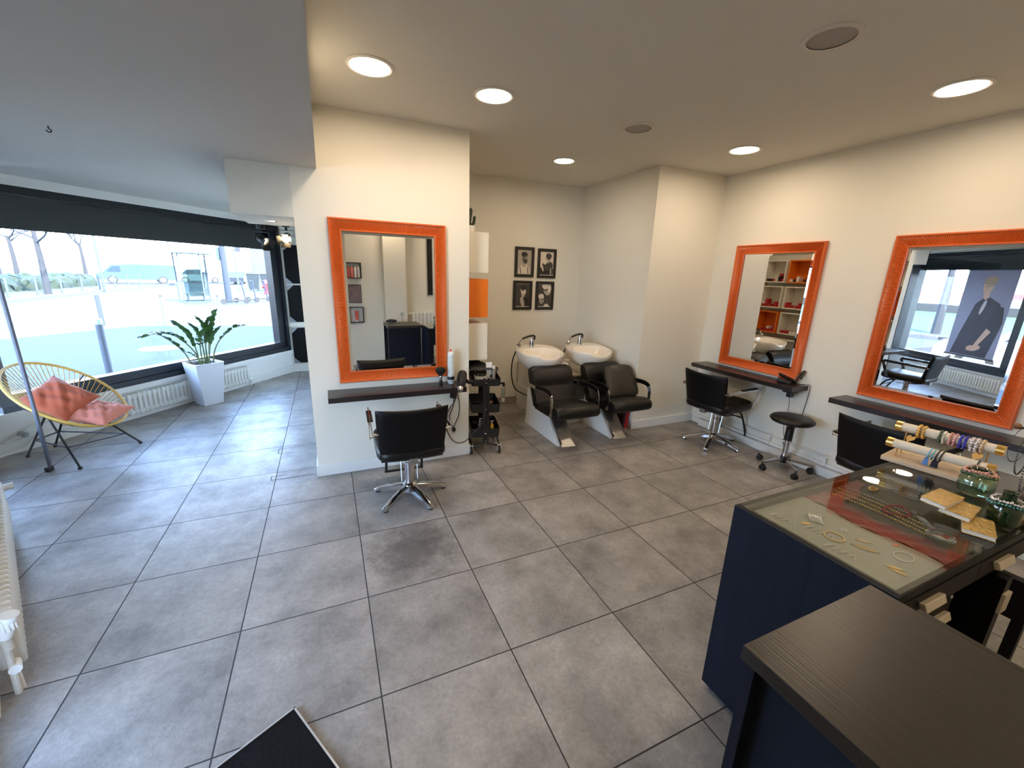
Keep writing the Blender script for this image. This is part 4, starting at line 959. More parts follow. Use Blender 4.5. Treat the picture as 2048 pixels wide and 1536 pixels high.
# ------------------------------------------------------------------ jewellery counter
X0, X1, Y0, Y1, ZT = 1.915, 3.42, -1.605, -1.085, .905
t = thing('display_counter', 'glass topped jewellery counter with a navy end panel and dark drawers', 'counter', (X0, Y1, 0))
t.location = (0, 0, 0)
BLKW = wood_mat('black_brown_wood', (13, 12, 11), .45, axis=0, bump=.1, spec=.15)
b = MB(); b.bx(X0, X0+.022, Y0, Y1, .03, ZT, bevel=.001); b.build('end_panel', NAVY, t)
b = MB(); b.bx(X0+.022, 2.72, Y1-.02, Y1, .03, ZT); b.bx(2.72, X1, Y1-.02, Y1, .60, ZT); b.bx(X0+.022, X1-.022, Y0+.03, Y1-.02, .775, .79); b.bx(X1-.022, X1, Y0, Y1, .60, ZT); b.build('carcass', mat('navy_panel', (13, 16, 24), .5, spec=.15), t)
b = MB(); b.bx(X1-.05, X1, Y0+.02, Y1, .24, .44); b.bx(X1-.04, X1, Y0+.02, Y0+.06, 0, .60); b.bx(X1-.04, X1, Y1-.06, Y1-.02, 0, .60); b.build('end_frame', BLKW, t)
b = MB(); b.bx(X0+.03, 2.43, Y0+.05, Y1-.025, .05, .76, bevel=.002); b.build('drawer_pedestal', BLKW, t)
b = MB(); b.bx(2.605, 2.655, Y0-.035, Y1-.03, .03, .775, bevel=.002); b.build('partition', BLKW, t)
b = MB(); b.bx(X0+.022, X1-.022, Y0, Y0+.022, ZT-.03, ZT-.001); b.bx(X0+.022, X1-.022, Y1-.035, Y1-.02, ZT-.03, ZT-.001); b.bx(X0+.022, X0+.036, Y0+.022, Y1-.035, ZT-.03, ZT-.001); b.build('top_frame', BLKW, t)
b = MB(); b.bx(X0+.016, X1-.01, Y0+.004, Y1-.006, ZT, ZT+.006); b.build('glass_top', GLASST, t, smooth=0)
b = MB(); b.bx(X0+.036, X0+.37, Y0+.022, Y1-.035, .872, .884); b.build('felt_lining', mat('grey_felt', (150, 150, 142), .9, bump=.3, bscale=300), t)
b = MB(); b.bx(X0+.37, X0+1.0, Y0+.022, Y1-.035, .868, .880); b.build('dark_lining', mat('dark_olive_felt', (84, 80, 68), .9), t)
VEL = mat('red_velvet', (116, 34, 32), .85, bump=.4, bscale=120, sheen=.4)
b = MB()
b.grid(lambda u, v: Vector((X0+.36+.11*v+.012*math.sin(u*9), Y0+.03+(Y1-Y0-.075)*u, .8865+.004*math.sin(u*31+v*7))), 40, 6)
b.grid(lambda u, v: Vector((X0+.46+.30*u, Y1-.045-.06*v-.03*math.sin(u*5), .888+.004*math.sin(u*23+v*9))), 24, 6)
b.build('velvet_cloth', VEL, t)
ALU = mat('pale_bar_handle', (188, 176, 152), .4, .2)
def pale_pull(dr, xc, zb, y):
    b = MB(); b.box((xc, y-.008, zb+.014), (.120, .018, .028), rotx(-.35), .003); b.build('handle', ALU, dr)
for ci in range(3):
    xa = X0+.03+ci*.49
    b = MB(); b.bx(xa, xa+.487, Y0-.004, Y0+.016, .80, .872, bevel=.002); dr = b.build('drawer', BLKW, t); pale_pull(dr, xa+.165, .822, Y0-.006)
for z0_, z1_ in ((.50, .745), (.08, .49)):
    b = MB(); b.bx(X0+.035, 2.425, Y0+.028, Y0+.052, z0_, z1_, bevel=.002); dr = b.build('drawer', BLKW, t); pale_pull(dr, 2.335, z1_-.10, Y0+.026)
b = MB(); b.ball((2.40, Y0+.026, .725), (.008, .005, .008), 10, 6); b.build('lock', STEEL, t)
b = MB(); b.bx(2.603, 2.657, Y0-.045, Y0-.034, .64, .72, bevel=.002); b.build('edge_handle', ALU, t)
for (x, y) in ((X0+.03, Y1-.03), (X0+.03, Y0+.05)):
    b = MB(); b.cyl((x-.0, y, 0), (x, y, .05), .014, n=14); b.build('foot', CHROME, t)

# ------------------------------------------------------------------ reception desk
DX0, DX1, DY1, DY0 = 1.372, 1.925, -1.54, -2.12
t = thing('reception_desk', 'dark woodgrain reception desk with navy front nearest the camera', 'desk', (0, 0, 0))
TOP = wood_mat('dark_brown_top', (37, 32, 26), .33, axis=1, bump=.35)
b = MB(); b.bx(DX0, X0-.002, DY0, DY1, .862, .902, bevel=.0015); b.bx(X0-.002, DX1+.006, DY0, Y0-.041, .862, .902, bevel=.0015); b.build('desk_top', TOP, t)
NAVY2 = wood_mat('navy_woodgrain_front', (16, 25, 38), .5, axis=1, bump=.3, spec=.2)
b = MB(); b.bx(DX0+.005, X0-.02, DY1-.035, DY1-.008, .0, .862, bevel=.001); b.build('end_panel', NAVY, t)
b = MB(); b.bx(DX0+.045, DX0+.065, DY0+.02, DY1-.035, .02, .862); b.build('front_panel', NAVY2, t)
b = MB(); b.bx(DX0+.005, DX1-.02, DY0, DY0+.028, 0, .862); b.build('end_panel', NAVY, t)
b = MB(); b.bx(DX1-.035, DX1-.015, DY0+.03, Y0-.06, .55, .862); b.build('rear_rail', BLKW, t)

# ------------------------------------------------------------------ jewellery on the counter
t = thing('bracelet_stand', 'two tier cream bracelet stand with gold caps on a pale wood base', 'jewellery stand', (0, 0, 0))
bd = Vector((.045, -.34, 0)).normalized(); bn = Vector((-bd.y, bd.x, 0))*-1      # along the rods / away from the counter edge
B0 = Vector((3.0, -1.062, ZT+.0065))
SM = Matrix(((bd.x, 1*abs(bd.y), 0, B0.x), (bd.y, bd.x, 0, B0.y), (0, 0, 1, B0.z), (0, 0, 0, 1)))
b = MB(); b.M = SM; b.bx(-.01, .36, 0, .19, 0, .022, bevel=.003); b.build('base', mat('pale_beech', (206, 182, 150), .5, var=.12, vscale=22), t)
VELC = mat('cream_velvet', (222, 212, 194), .8)
rods = ((.055, .084), (.125, .158))
for y, z in rods:
    b = MB(); b.M = SM; b.tube([(-.005, y, z), (.345, y, z)], .0215, 24); rd = b.build('roll', VELC, t)
    b = MB(); b.M = SM; b.tube([(-.014, y, z), (.012, y, z)], .0235, 24); b.build('end_cap', GOLD, rd)
    b = MB(); b.M = SM; b.tube([(.328, y, z), (.354, y, z)], .0235, 24); b.build('end_cap', GOLD, rd)
    for x in (.03, .31): b = MB(); b.M = SM; b.cyl((x, y, .02), (x, y, z-.018), .003, n=8); b.build('post', GOLD, t)
def bracelet(label, rod, x, m, r=.026, beads=0, br=.005, tilt=.0, thick=.003, hang=0, group='bracelets on the stand'):
    y, z = rods[rod]; o = MB(); o.M = SM; n = beads or 28
    ring = lambda a: Vector((x+tilt*math.sin(a)*r, y+r*math.cos(a), z-.004+r*math.sin(a)-hang*(math.sin(a) < 0)*abs(math.sin(a))))
    if beads:
        for k in range(beads): o.ball(ring(2*PI*k/beads)+Vector((rnd.uniform(-.0015, .0015), 0, 0)), br, 8, 6)
    else: o.tube([ring(2*PI*k/28) for k in range(28)], thick, 6, closed=True)
    return tag(o.build('bracelet', m, None, 60), label, 'bracelet', group)
def gem(name, c, spec=True): return mat(name, c, .12, .35, coat=.5)
BLUEG, GREENG, PINKG, SILVG = gem('cobalt_beads', (38, 44, 168)), gem('green_beads', (70, 96, 74)), gem('pink_beads', (206, 150, 138)), gem('silver_beads', (206, 200, 204))
bracelet('chunky gold leaf bracelet at the near the wall end of the upper roll', 1, .075, GOLD, .028, 14, .0075)
bracelet('second gold leaf bracelet beside the chunky gold one on the upper roll', 1, .092, GOLD, .028, 14, .0065)
bracelet('dark green bead bracelet on the upper roll beside the pink ones', 1, .150, GREENG, .027, 20, .0055)
bracelet('pearl and green bead bracelet on the upper roll next to the dark green one', 1, .163, gem('pearl_beads', (214, 212, 196)), .027, 20, .005)
bracelet('pale pink crystal bracelet on the upper roll between green and pink beads', 1, .185, PINKG, .027, 18, .006)
bracelet('rose pink bead bracelet on the upper roll next to the blue ones', 1, .200, gem('rose_beads', (196, 142, 150)), .027, 18, .006)
bracelet('cobalt blue bead bracelet on the upper roll beside the rose pink one', 1, .219, BLUEG, .027, 18, .0065)
bracelet('second cobalt blue bracelet on the upper roll beside the silver crystals', 1, .235, BLUEG, .027, 18, .0065)
bracelet('silver crystal bracelet on the upper roll next to cobalt blue', 1, .254, SILVG, .028, 16, .007)
bracelet('larger silver crystal bracelet in the middle of the silver group', 1, .270, SILVG, .029, 16, .0075)
bracelet('mixed gold and silver crystal bracelet at the end of the silver group', 1, .287, gem('champagne_beads', (204, 176, 146)), .028, 16, .007)
CORD = [('pale blue cord bracelet with tassels on the lower roll', (126, 178, 214)), ('turquoise cord bracelet beside the pale blue one on the lower roll', (112, 176, 184)), ('navy cord bracelet with dark tassels on the lower roll', (28, 32, 62)), ('black cord bracelet next to the navy one on the lower roll', (22, 24, 34))]
for k, (lb, c) in enumerate(CORD):
    m = mat('cord_%s' % ('pale', 'turquoise', 'navy', 'black')[k], c, .7)
    br_ = bracelet(lb, 0, .145+.014*k, m, .027, 0, tilt=.15, thick=.0028)
    if k != 1:
        for q in range(2 if k != 3 else 1):
            b = MB(); b.M = SM; xx = .140+.014*k+.008*q; b.tube([(xx, rods[0][0]-.022, .062), (xx, rods[0][0]-.027, .05), (xx, rods[0][0]-.028, .028)], [.003, .005, .007], 8); b.build('tassel', mat('tassel_blue', (92, 140, 206), .8) if k == 0 else mat('tassel_navy', (20, 24, 48), .8), br_)
bracelet('dark green cord bracelet alone at the capped end of the lower roll', 0, .30, mat('cord_green', (40, 52, 48), .7), .027, 0, tilt=.1, thick=.0028)
def heart(label, x, y, z, s=.022):
    b = MB(); b.M = SM; poly = []
    for k in range(24):
        a = 2*PI*k/24; poly.append((s*.062*16*math.sin(a)**3, s*.062*(13*math.cos(a)-5*math.cos(2*a)-2*math.cos(3*a)-math.cos(4*a))))
    b.prism(poly, -.003, .003, Matrix.Translation((x, y, z)) @ Matrix(((.8, .3, 0, 0), (-.5, .5, 1, 0), (0, .8, 0, 0), (0, 0, 0, 1))))
    return tag(b.build('heart_clip', mat('pale_wood_heart', (206, 160, 88), .5)), label, 'heart clip', 'wooden hearts on the bracelet stand')
heart('pale wooden heart hanging under the gold bracelet of the upper roll', .058, rods[0][0]+.03, .118)
heart('pale wooden heart hanging under the silver bracelets between the two rolls', .285, rods[0][0]+.025, .118)

def jar(label, loc, prof, m, rz=0):
    t = thing('glass_jar', label, 'jar', loc, rz, 'green glass jars on the counter')
    b = MB(); b.lathe(prof, n=36, cap=False); b.build('jar_body', m, t, smooth=50)
    return t
JG = glass_mat('pale_green_glass', (226, 240, 232), 1.8); JD = mat('bottle_green_glass', (24, 62, 30), .06, coat=.6, trans=.55)
zc = ZT+.0065
j1 = jar('round pale green glass jar with bead strings around its neck', (2.945, -1.405, zc), [(0, .004), (.035, .002), (.048, .012), (.056, .04), (.055, .07), (.042, .095), (.030, .102), (.028, .112), (.034, .118), (.031, .118), (.025, .112), (.027, .102), (.039, .094), (.052, .07), (.053, .04), (.045, .014), (0, .008)], JG)
j2 = jar('dark green glass jar with open neck and crystal strings, nearest the drawers', (2.755, -1.545, zc), [(0, .002), (.036, .0), (.044, .006), (.046, .05), (.044, .075), (.030, .092), (.020, .098), (.019, .118), (.024, .124), (.021, .124), (.016, .118), (.016, .098), (.026, .09), (.04, .073), (.042, .05), (.040, .01), (0, .006)], JD)
def neck_beads(label, c, r, n, m, br, z, wob):
    b = MB()
    for k in range(n):
        a = 2*PI*k/n; b.ball((r*math.cos(a), r*math.sin(a), z+wob*math.sin(2*a+1)+rnd.uniform(-.002, .002)), br*rnd.uniform(.8, 1.2), 8, 6)
    o = tag(b.build('bead_bracelet', m, None, 60), label, 'bracelet', 'bead strings on the jars'); o.location = c
    return o
neck_beads('rose and crystal bead string on the neck of the pale jar', (2.945, -1.405, zc), .045, 30, PINKG, .0058, .108, .006)
neck_beads('green bead string on the neck of the pale jar, under the rose one', (2.945, -1.405, zc), .050, 34, GREENG, .0055, .097, .005)
neck_beads('crystal bead string on the shoulders of the dark jar', (2.755, -1.545, zc), .042, 30, SILVG, .0050, .090, .004)
neck_beads('turquoise bead string low on the shoulders of the dark jar', (2.755, -1.545, zc), .049, 34, gem('teal_beads', (70, 130, 128)), .0048, .079, .006)
b = MB(); b.ball((0, 0, .024), (.024, .02, .024), 14, 10); o = tag(b.build('blue_ornament', mat('blue_enamel', (38, 70, 112), .3, coat=.5)), 'small round blue ornament between the two green jars', 'ornament'); o.location = (2.83, -1.50, zc)
b = MB(); b.bx(-.04, .04, -.02, .02, 0, .022, bevel=.003); o = tag(b.build('wooden_block', mat('brown_block', (112, 84, 56), .6, var=.2, vscale=40)), 'small brown wooden block beside the dark green jar', 'block'); o.location = (2.84, -1.572, zc); o.rotation_euler = (0, 0, .3)

GOLDL = mat('crumpled_gold_leaf', (212, 176, 104), .25, .7, bump=1.0, bscale=70, var=.35, vscale=45)
PAPER = mat('notebook_pages', (232, 228, 218), .7)
def notebook(label, c, rz, z, w=.125, d=.088, h=.017, rx=0):
    t = thing('notebook', label, 'notebook', (c[0], c[1], z), rz, 'gold notebooks on the counter')
    t.rotation_euler = (rx, 0, rz)
    b = MB(); b.bx(-w/2, w/2, -d/2, d/2, h-.002, h, bevel=.0006); b.bx(-w/2, w/2, -d/2, d/2, 0, .002, bevel=.0006); b.bx(w/2-.002, w/2, -d/2, d/2, .002, h-.002); b.build('cover', GOLDL, t)
    b = MB(); b.bx(-w/2+.003, w/2-.004, -d/2+.002, d/2-.002, .002, h-.002); b.build('pages', PAPER, t)
notebook('gold covered notebook lowest and nearest the drawers', (2.605, -1.532), math.radians(20), zc+.001, .155, .082)
notebook('gold covered notebook in the middle of the fan of three', (2.652, -1.462), math.radians(8), zc+.0205, .155, .085, rx=.05)
notebook('gold covered notebook on top of the fan, nearest the bracelet stand', (2.640, -1.412), math.radians(2), zc+.040, .165, .075, rx=.05)
t = thing('clear_magnifier', 'clear glass magnifier with a long transparent handle beside the notebooks', 'magnifier', (2.40, -1.508, zc), math.radians(48))
CG = glass_mat('crystal_glass', (232, 240, 240), 3.0)
b = MB(); b.tube([(.034*math.cos(2*PI*k/28), .034*math.sin(2*PI*k/28), .006) for k in range(28)], .006, 8, closed=True); b.lathe([(0, .003), (.030, .004), (.030, .008), (0, .010)], n=28); b.build('lens', CG, t)
b = MB(); b.tube([(.034, 0, .006), (.06, 0, .007), (.17, 0, .007)], 0, flat=(.020, .006)); b.build('handle', CG, t)

# necklaces on a small tree at the counter end
t = thing('necklace_stand', 'slim wooden topped stand for necklaces at the far end of the counter', 'jewellery stand', (3.12, -1.51, zc))
WOODK = mat('turned_wood', (122, 82, 54), .5)
b = MB(); b.lathe([(.05, 0), (.05, .008), (.01, .012), (.006, .02), (.005, .29), (.005, .30)], n=20); b.tube([(-.05, .08, .295), (0, 0, .302), (.05, -.08, .295)], .005, 8); b.build('post', BLKMET, t)
for kx in ((-.05, .083, .300), (.05, -.08, .300), (0, 0, .313)): b = MB(); b.ball(kx, (.014, .014, .013)); b.build('knob', WOODK, t)
NB = mat('black_bead', (30, 28, 28), .25, coat=.4); NG = mat('grey_bead', (112, 112, 118), .25, .4)
for k, (lb, dx, ln, sp, m, br) in enumerate((('short dark chain necklace on the outer arm of the stand', -.040, .15, .045, NB, .0022), ('black bead necklace hanging lower beside the short dark chain', -.030, .20, .03, NB, .0034), ('long steel grey bead necklace in front of the stand post', -.018, .27, .022, NG, .0042), ('long black bead necklace close to the stand post', -.005, .275, .028, NB, .0042), ('grey chain necklace on the arm turned to the drawers', .03, .22, .04, NG, .003))):
    c = Vector((3.12+dx, -1.51-dx*1.6, zc+.298)); b = MB(); n = 60
    for q in range(n):
        a = 2*PI*q/n; b.ball((sp*math.sin(a)*(1 if math.cos(a) < .6 else .8), -sp*1.0*math.sin(a)*.3-.004*k, -ln/2+ln/2*math.cos(a)), br, 6, 5)
    o = tag(b.build('necklace', m, None, 60), lb, 'necklace', 'necklaces on the stand'); o.location = c

# jewellery lying under the glass
zf = .885
def flat_item(name, label, cat, pts, r, m, closed=False, group='jewellery under the glass'):
    b = MB(); b.tube([Vector((p[0], p[1], zf+r+.0006+(p[2] if len(p) > 2 else 0))) for p in pts], r*1.7, 6, closed=closed)
    return tag(b.build(name, m, None, 60), label, cat, group)
SILV = mat('silver_metal', (226, 224, 218), .25, .35)
circ = lambda cx, cy, rx, ry, n=28, rot=0: [(cx+rx*math.cos(2*PI*k/n)*math.cos(rot)-ry*math.sin(2*PI*k/n)*math.sin(rot), cy+rx*math.cos(2*PI*k/n)*math.sin(rot)+ry*math.sin(2*PI*k/n)*math.cos(rot)) for k in range(n)]
flat_item('bangle', 'plain gold bangle lying under the glass on the grey lining', 'bangle', circ(2.095, -1.345, .030, .030), .0016, GOLD, True)
for k, (cx, cy) in enumerate(((2.035, -1.205), (2.075, -1.31), (2.025, -1.405))):
    lb = ('zigzag silver chain earring under the glass nearest the counter corner', 'zigzag silver chain earring under the glass beside the gold bangle', 'zigzag silver chain earring under the glass nearest the reception desk')[k]
    pts = []
    for q in range(9): pts.append((cx-.022+.044*(q % 2)*(1-.05*q)+.002*q, cy+.042-.0105*q))
    flat_item('chain_earring', lb, 'earring', pts, .0016, SILV)
t = thing('cuff', 'striped silver cuff bracelet under the glass near the red velvet', 'cuff', (2.155, -1.255, zf), .5, 'jewellery under the glass')
b = MB()
for k in range(7): b.tube([(.026*math.cos(a)*(1-.02*k), -.02+.006*k, .0035+.003*abs(math.sin(a))) if False else (.028*math.cos(a), -.018+.006*k+.010*math.sin(a), .003+.011*math.sin(a)) for a in [PI*q/14 for q in range(15)]], .0024, 5)
b.build('bands', SILV, t)
def leafshape(label, cx, cy, l, w, rot, m, name='leaf_pendant', cat='pendant'):
    b = MB(); poly = [(l*(k/14-.5), w*math.sin(PI*k/14)) for k in range(15)]+[(l*(k/14-.5), -w*math.sin(PI*k/14)) for k in range(13, 0, -1)]
    b.prism(poly, 0, .002, Matrix.Translation((cx, cy, zf+.0008)) @ Matrix.Rotation(rot, 4, 'Z')); return tag(b.build(name, m), label, cat, 'jewellery under the glass')
leafshape('filigree gold leaf pendant under the glass between bangle and gold petals', 2.125, -1.425, .078, .014, -1.1, mat('filigree_gold', (206, 176, 120), .35, .9, bump=1, bscale=400))
leafshape('small gold oval pendant under the glass beside the zigzag earrings', 2.085, -1.255, .034, .009, -.6, GOLD)
leafshape('longer gold petal of the pair under the glass near the drawers', 2.100, -1.518, .052, .006, -1.0, GOLD, 'petal_earring', 'earring')
leafshape('shorter gold petal of the pair under the glass near the drawers', 2.086, -1.534, .048, .006, -1.35, GOLD, 'petal_earring', 'earring')
leafshape('flat rose gold pin under the glass in front of the velvet', 2.165, -1.40, .045, .005, -.9, mat('rose_gold', (206, 160, 130), .3, 1.0), 'pin', 'pin')
leafshape('small coral pin under the glass touching the velvet edge', 2.25, -1.455, .022, .007, -.4, mat('coral_enamel', (214, 128, 104), .4), 'pin', 'pin')
flat_item('bangle', 'twisted silver bangle lying under the glass near the gold petals', 'bangle', circ(2.195, -1.50, .034, .024), .0014, SILV, True)
flat_item('ring', 'tiny silver ring under the glass near the striped cuff', 'ring', circ(2.172, -1.335, .008, .008, 16), .0016, SILV, True)
for k in range(4):
    cx0, cx1 = 2.425+.04*k, 2.440+.035*k; b = MB(); n = 34
    for q in range(n):
        u = q/(n-1); b.ball((cx0+(cx1-cx0)*u+.012*math.sin(u*4), -1.16-.30*u+.01*k, zf+.003), (.0042 if k < 3 else .003), 6, 5)
    tag(b.build('chain_necklace', GOLD if k < 3 else SILV, None, 60), ('gold bead chain lying under the glass, nearest the velvet strip', 'gold bead chain under the glass, second from the velvet strip', 'gold bead chain under the glass, third from the velvet strip', 'finer silver chain under the glass, furthest from the velvet strip')[k], 'chain', 'chains under the glass')
flat_item('brooch', 'gold ring brooch under the glass where the lamp is reflected', 'brooch', circ(2.64, -1.20, .020, .012, 20), .004, GOLD, True)
b = MB(); b.tube([Vector((2.52+.05*math.cos(a)*(1+.3*math.sin(3*a)), -1.34+.035*math.sin(a), zf+.006)) for a in [2*PI*k/24 for k in range(24)]], .005, 6, closed=True); tag(b.build('cord_necklace', mat('crimson_cord', (140, 32, 40), .7), None, 60), 'loose crimson cord necklace under the glass by the notebooks', 'necklace', 'jewellery under the glass')
for k in range(3):
    b = MB(); b.tube([Vector((2.72+.03*k+.03*math.cos(a), -1.28+.05*math.sin(a), zf+.004)) for a in [2*PI*q/24 for q in range(24)]], .003, 6, closed=True); tag(b.build('leather_bracelet', mat('navy_leather', (32, 40, 58), .5), None, 60), ('navy leather bracelet under the glass, nearest the velvet', 'navy leather bracelet under the glass, middle one of three', 'navy leather bracelet under the glass, nearest the jars')[k], 'bracelet', 'leather bracelets under the glass')

# ------------------------------------------------------------------ things behind the camera that show in the pillar mirror
def wall_box(label, z, h, y=YR):
    t = thing('wall_box', label, 'shelf', (1.0, y, z), 0, 'black framed boxes on the rear wall')
    b = MB(); w, d, th = .25, .10, .012
    b.bx(-w/2, w/2, 0, d, 0, th); b.bx(-w/2, w/2, 0, d, h-th, h); b.bx(-w/2, -w/2+th, 0, d, th, h-th); b.bx(w/2-th, w/2, 0, d, th, h-th); b.build('frame', BLACKF, t)
    return t
wall_box('black framed box shelf with four hair spray cans, seen in the pillar mirror', 1.60, .275); wall_box('lower black framed box shelf with a coral tube, seen in the pillar mirror', .81, .285)
for k in range(4):
    t = thing('spray_can', ('coral spray can next to the salmon one in the upper wall box', 'salmon spray can in the upper wall box', 'white spray can beside the salmon one in the upper wall box', 'white spray can at the outer end of the upper wall box')[(0, 1, 2, 3)[k]], 'can', (.905+.06*k, YR+.05, 1.612), 0, 'spray cans in the wall box')
    b = MB(); b.lathe([(.024, 0), (.025, .01), (.025, .17), (.016, .19)], n=20); b.build('can_body', mat(('coral_can', 'salmon_can', 'white_can', 'white_can')[k], ((206, 96, 84), (214, 120, 104), (220, 214, 212), (220, 214, 212))[k], .35), t); b = MB(); b.cyl((0, 0, .19), (0, 0, .215), .014); b.build('cap', STEEL, t)
t = thing('squeeze_tube', 'coral squeeze tube standing in the lower wall box', 'tube', (1.0, YR+.05, .822)); b = MB(); b.add([(x*.024, y*.018, .03) for x, y in ((-1, -1), (1, -1), (1, 1), (-1, 1))]+[(x*.032, y*.003, .20) for x, y in ((-1, -1), (1, -1), (1, 1), (-1, 1))], [(0, 1, 5, 4), (1, 2, 6, 5), (2, 3, 7, 6), (3, 0, 4, 7), (4, 5, 6, 7), (3, 2, 1, 0)]); b.build('tube_body', mat('coral_tube', (206, 88, 72), .4), t); b = MB(); b.cyl((0, 0, 0), (0, 0, .03), .02); b.build('cap', WHITEPL, t)
t = thing('wall_picture', 'black framed dark floral picture between the two wall boxes', 'picture', (.998, YR, 1.16)); b = MB(); b.bx(-.11, .11, 0, .03, 0, .33); b.build('frame', BLACKF, t)
b = MB(); b.grid(lambda u, v: Vector((-.10+.2*u, .031, .01+.31*v)), 2, 2); m = mat('floral_print', (120, 104, 104), .6, var=.8, vscale=26); b.build('print', m, t)
radiator('tall white cast iron radiator on the rear wall seen in the pillar mirror', Matrix(((1, 0, 0, 0), (0, -1, 0, YR), (0, 0, 1, 0), (0, 0, 0, 1))), 2.02, 2.75, .12, 1.0, .072, .12, -.15)
t = tag(MB().bx(2.33, 2.52, YR, YR+.02, 1.315, 2.43).build('wall_panel', mat('black_gloss_panel', (20, 19, 18), .25)), 'tall narrow black panel on the rear wall above the cast iron radiator', 'panel')
t = thing('hair_clipper', 'black hair clipper lying on the reception desk, seen in the pillar mirror', 'clipper', (1.50, -2.02, .903), .2); b = MB(); b.tube([(-.09, 0, .022), (-.03, 0, .03), (.05, 0, .028), (.09, 0, .02)], [.014, .026, .024, .018], 12); b.build('clipper_body', BLKPL, t); b = MB(); b.bx(.08, .105, -.02, .02, .006, .030); b.build('blade', STEEL, t)
t = thing('crystal_ornament', 'clear crystal ornament on a stem on the reception desk, seen in the pillar mirror', 'ornament', (1.68, -2.03, .903)); b = MB(); b.lathe([(.03, 0), (.03, .006), (.005, .012), (.005, .10), (.008, .105)], n=18); b.build('stem', STEEL, t); b = MB(); b.ball((0, 0, .135), .032, 10, 7); b.build('crystal', glass_mat('crystal_glass', (232, 240, 240), 3.0), t, smooth=0)
# banner in the second street window
t = thing('window_banner', 'hanging window banner with a person in a dark suit, seen in the large mirror', 'banner', (0, 0, 0))
b = MB(); b.M = WM; b.bx(1.32, 2.20, .036, .044, .565, .59); b.bx(1.32, 2.20, .036, .044, 2.075, 2.095); b.build('rail', BLKPL, t)
b = MB(); b.M = WM; y = .040
def el(mi, cx, cz, rx, rz_, rot=0, k=0):
    b.cur = mi; n = 26; b.add([(cx+rx*math.cos(a)*math.cos(rot)-rz_*math.sin(a)*math.sin(rot), y-.0006*(k+1), cz+rx*math.cos(a)*math.sin(rot)+rz_*math.sin(a)*math.cos(rot)) for a in [2*PI*q/n for q in range(n)]], [tuple(range(n))])
b.cur = 0; b.add([(1.34, y, .58), (2.18, y, .58), (2.18, y, 2.08), (1.34, y, 2.08)], [(0, 1, 2, 3)])
b.cur = 1; b.add([(1.42, y-.0006, .60), (2.05, y-.0006, .60), (2.14, y-.0006, 1.15), (2.02, y-.0006, 1.52), (1.84, y-.0006, 1.62), (1.72, y-.0006, 1.60), (1.62, y-.0006, 1.50), (1.50, y-.0006, 1.0)], [tuple(range(8))])
el(2, 1.76, 1.45, .03, .13, -.2, 1); el(3, 1.76, 1.66, .05, .08, 0, 1); el(3, 1.75, 1.80, .085, .115, 0, 2); el(4, 1.77, 1.90, .11, .08, .1, 3); b.cur = 3; b.add([(2.02, y-.0024, 1.06), (1.93, y-.0024, 1.10), (1.80, y-.0024, .80), (1.84, y-.0024, .74)], [(0, 1, 2, 3)]); el(3, 1.82, .74, .11, .05, .3, 4); b.cur = 5; b.add([(2.10, y-.003, 1.46), (1.98, y-.003, 1.50), (1.90, y-.003, 1.12), (2.06, y-.003, 1.02), (2.15, y-.003, 1.20)], [(0, 1, 2, 3, 4)]); b.cur = 5; b.add([(1.80, y-.003, 1.30), (1.785, y-.003, 1.30), (1.72, y-.003, .62), (1.735, y-.003, .62)], [(0, 1, 2, 3)]); el(3, 1.735, .755, .05, .018, .5, 6); el(3, 1.74, .73, .05, .018, .35, 6); el(3, 1.75, .705, .05, .018, .2, 6); el(4, 1.74, 1.80, .055, .010, 0, 4)
b.build('print', [mat('banner_lilac', (150, 150, 176), .6), mat('banner_suit', (52, 46, 60), .6), mat('banner_shirt', (206, 200, 210), .6), mat('banner_skin', (214, 176, 156), .6), mat('banner_hair', (172, 148, 126), .6), mat('banner_sleeve', (38, 34, 46), .6)], t, smooth=0)
# ------------------------------------------------------------------ street outside
G = -.12
PAVE = mat('light_paving', (41, 39, 39), .85, var=.10, vscale=1.3, bump=.1, bscale=30)
ASPH = mat('asphalt', (30, 32, 36), .9, var=.15, vscale=1.5, bump=.2, bscale=60)
ASPH2 = mat('dark_pavement', (32, 34, 39), .9, var=.10, vscale=1.2)
KERB = mat('granite_kerb', (72, 72, 73), .8)
def slab(name, poly, z, m, th=.2):
    b = MB(); b.prism(poly, z-th, z); return struct(b.build(name, m))
slab('pavement', [(-2.62, 2.95), (-.25, 6.12), (14, 6.1), (14, 21.6), (-7.4, 21.6), (-7.4, 8.6), (-5.6, 4.2)], G, PAVE)
slab('pavement', [(14, 21.6), (14, 130), (-7.4, 130), (-7.4, 21.6)], G-.004, ASPH2)
slab('road', [(-7.4, 5.0), (-7.4, 130), (-13.3, 130), (-13.3, 5.0)], G-.12, ASPH)
slab('pavement', [(-13.3, 5), (-13.3, 130), (-60, 130), (-60, 5)], G, ASPH2)
b = MB(); b.bx(-7.5, -7.3, 8.6, 130, G-.12, G+.005); struct(b.build('kerb', KERB))
b = MB(); b.bx(-13.4, -13.2, 6, 130, G-.12, G+.02); struct(b.build('kerb', KERB))
LINEM = mat('road_marking', (80, 82, 84), .8)
b = MB()
for k in range(9): b.bx(-10.5, -10.35, 12+k*9, 16+k*9, G-.119, G-.1165)
struct(b.build('road_marking_lines', LINEM))
slab('road', [(-2.75, 2.95), (-5.6, 4.1), (-13.2, 4.9), (-13.2, -14), (1.2, -14), (1.2, -5.4)], -.36, ASPH)
LAWN = mat('lawn_grass', (34, 56, 26), .95, var=.35, vscale=3, bump=.4, bscale=50)
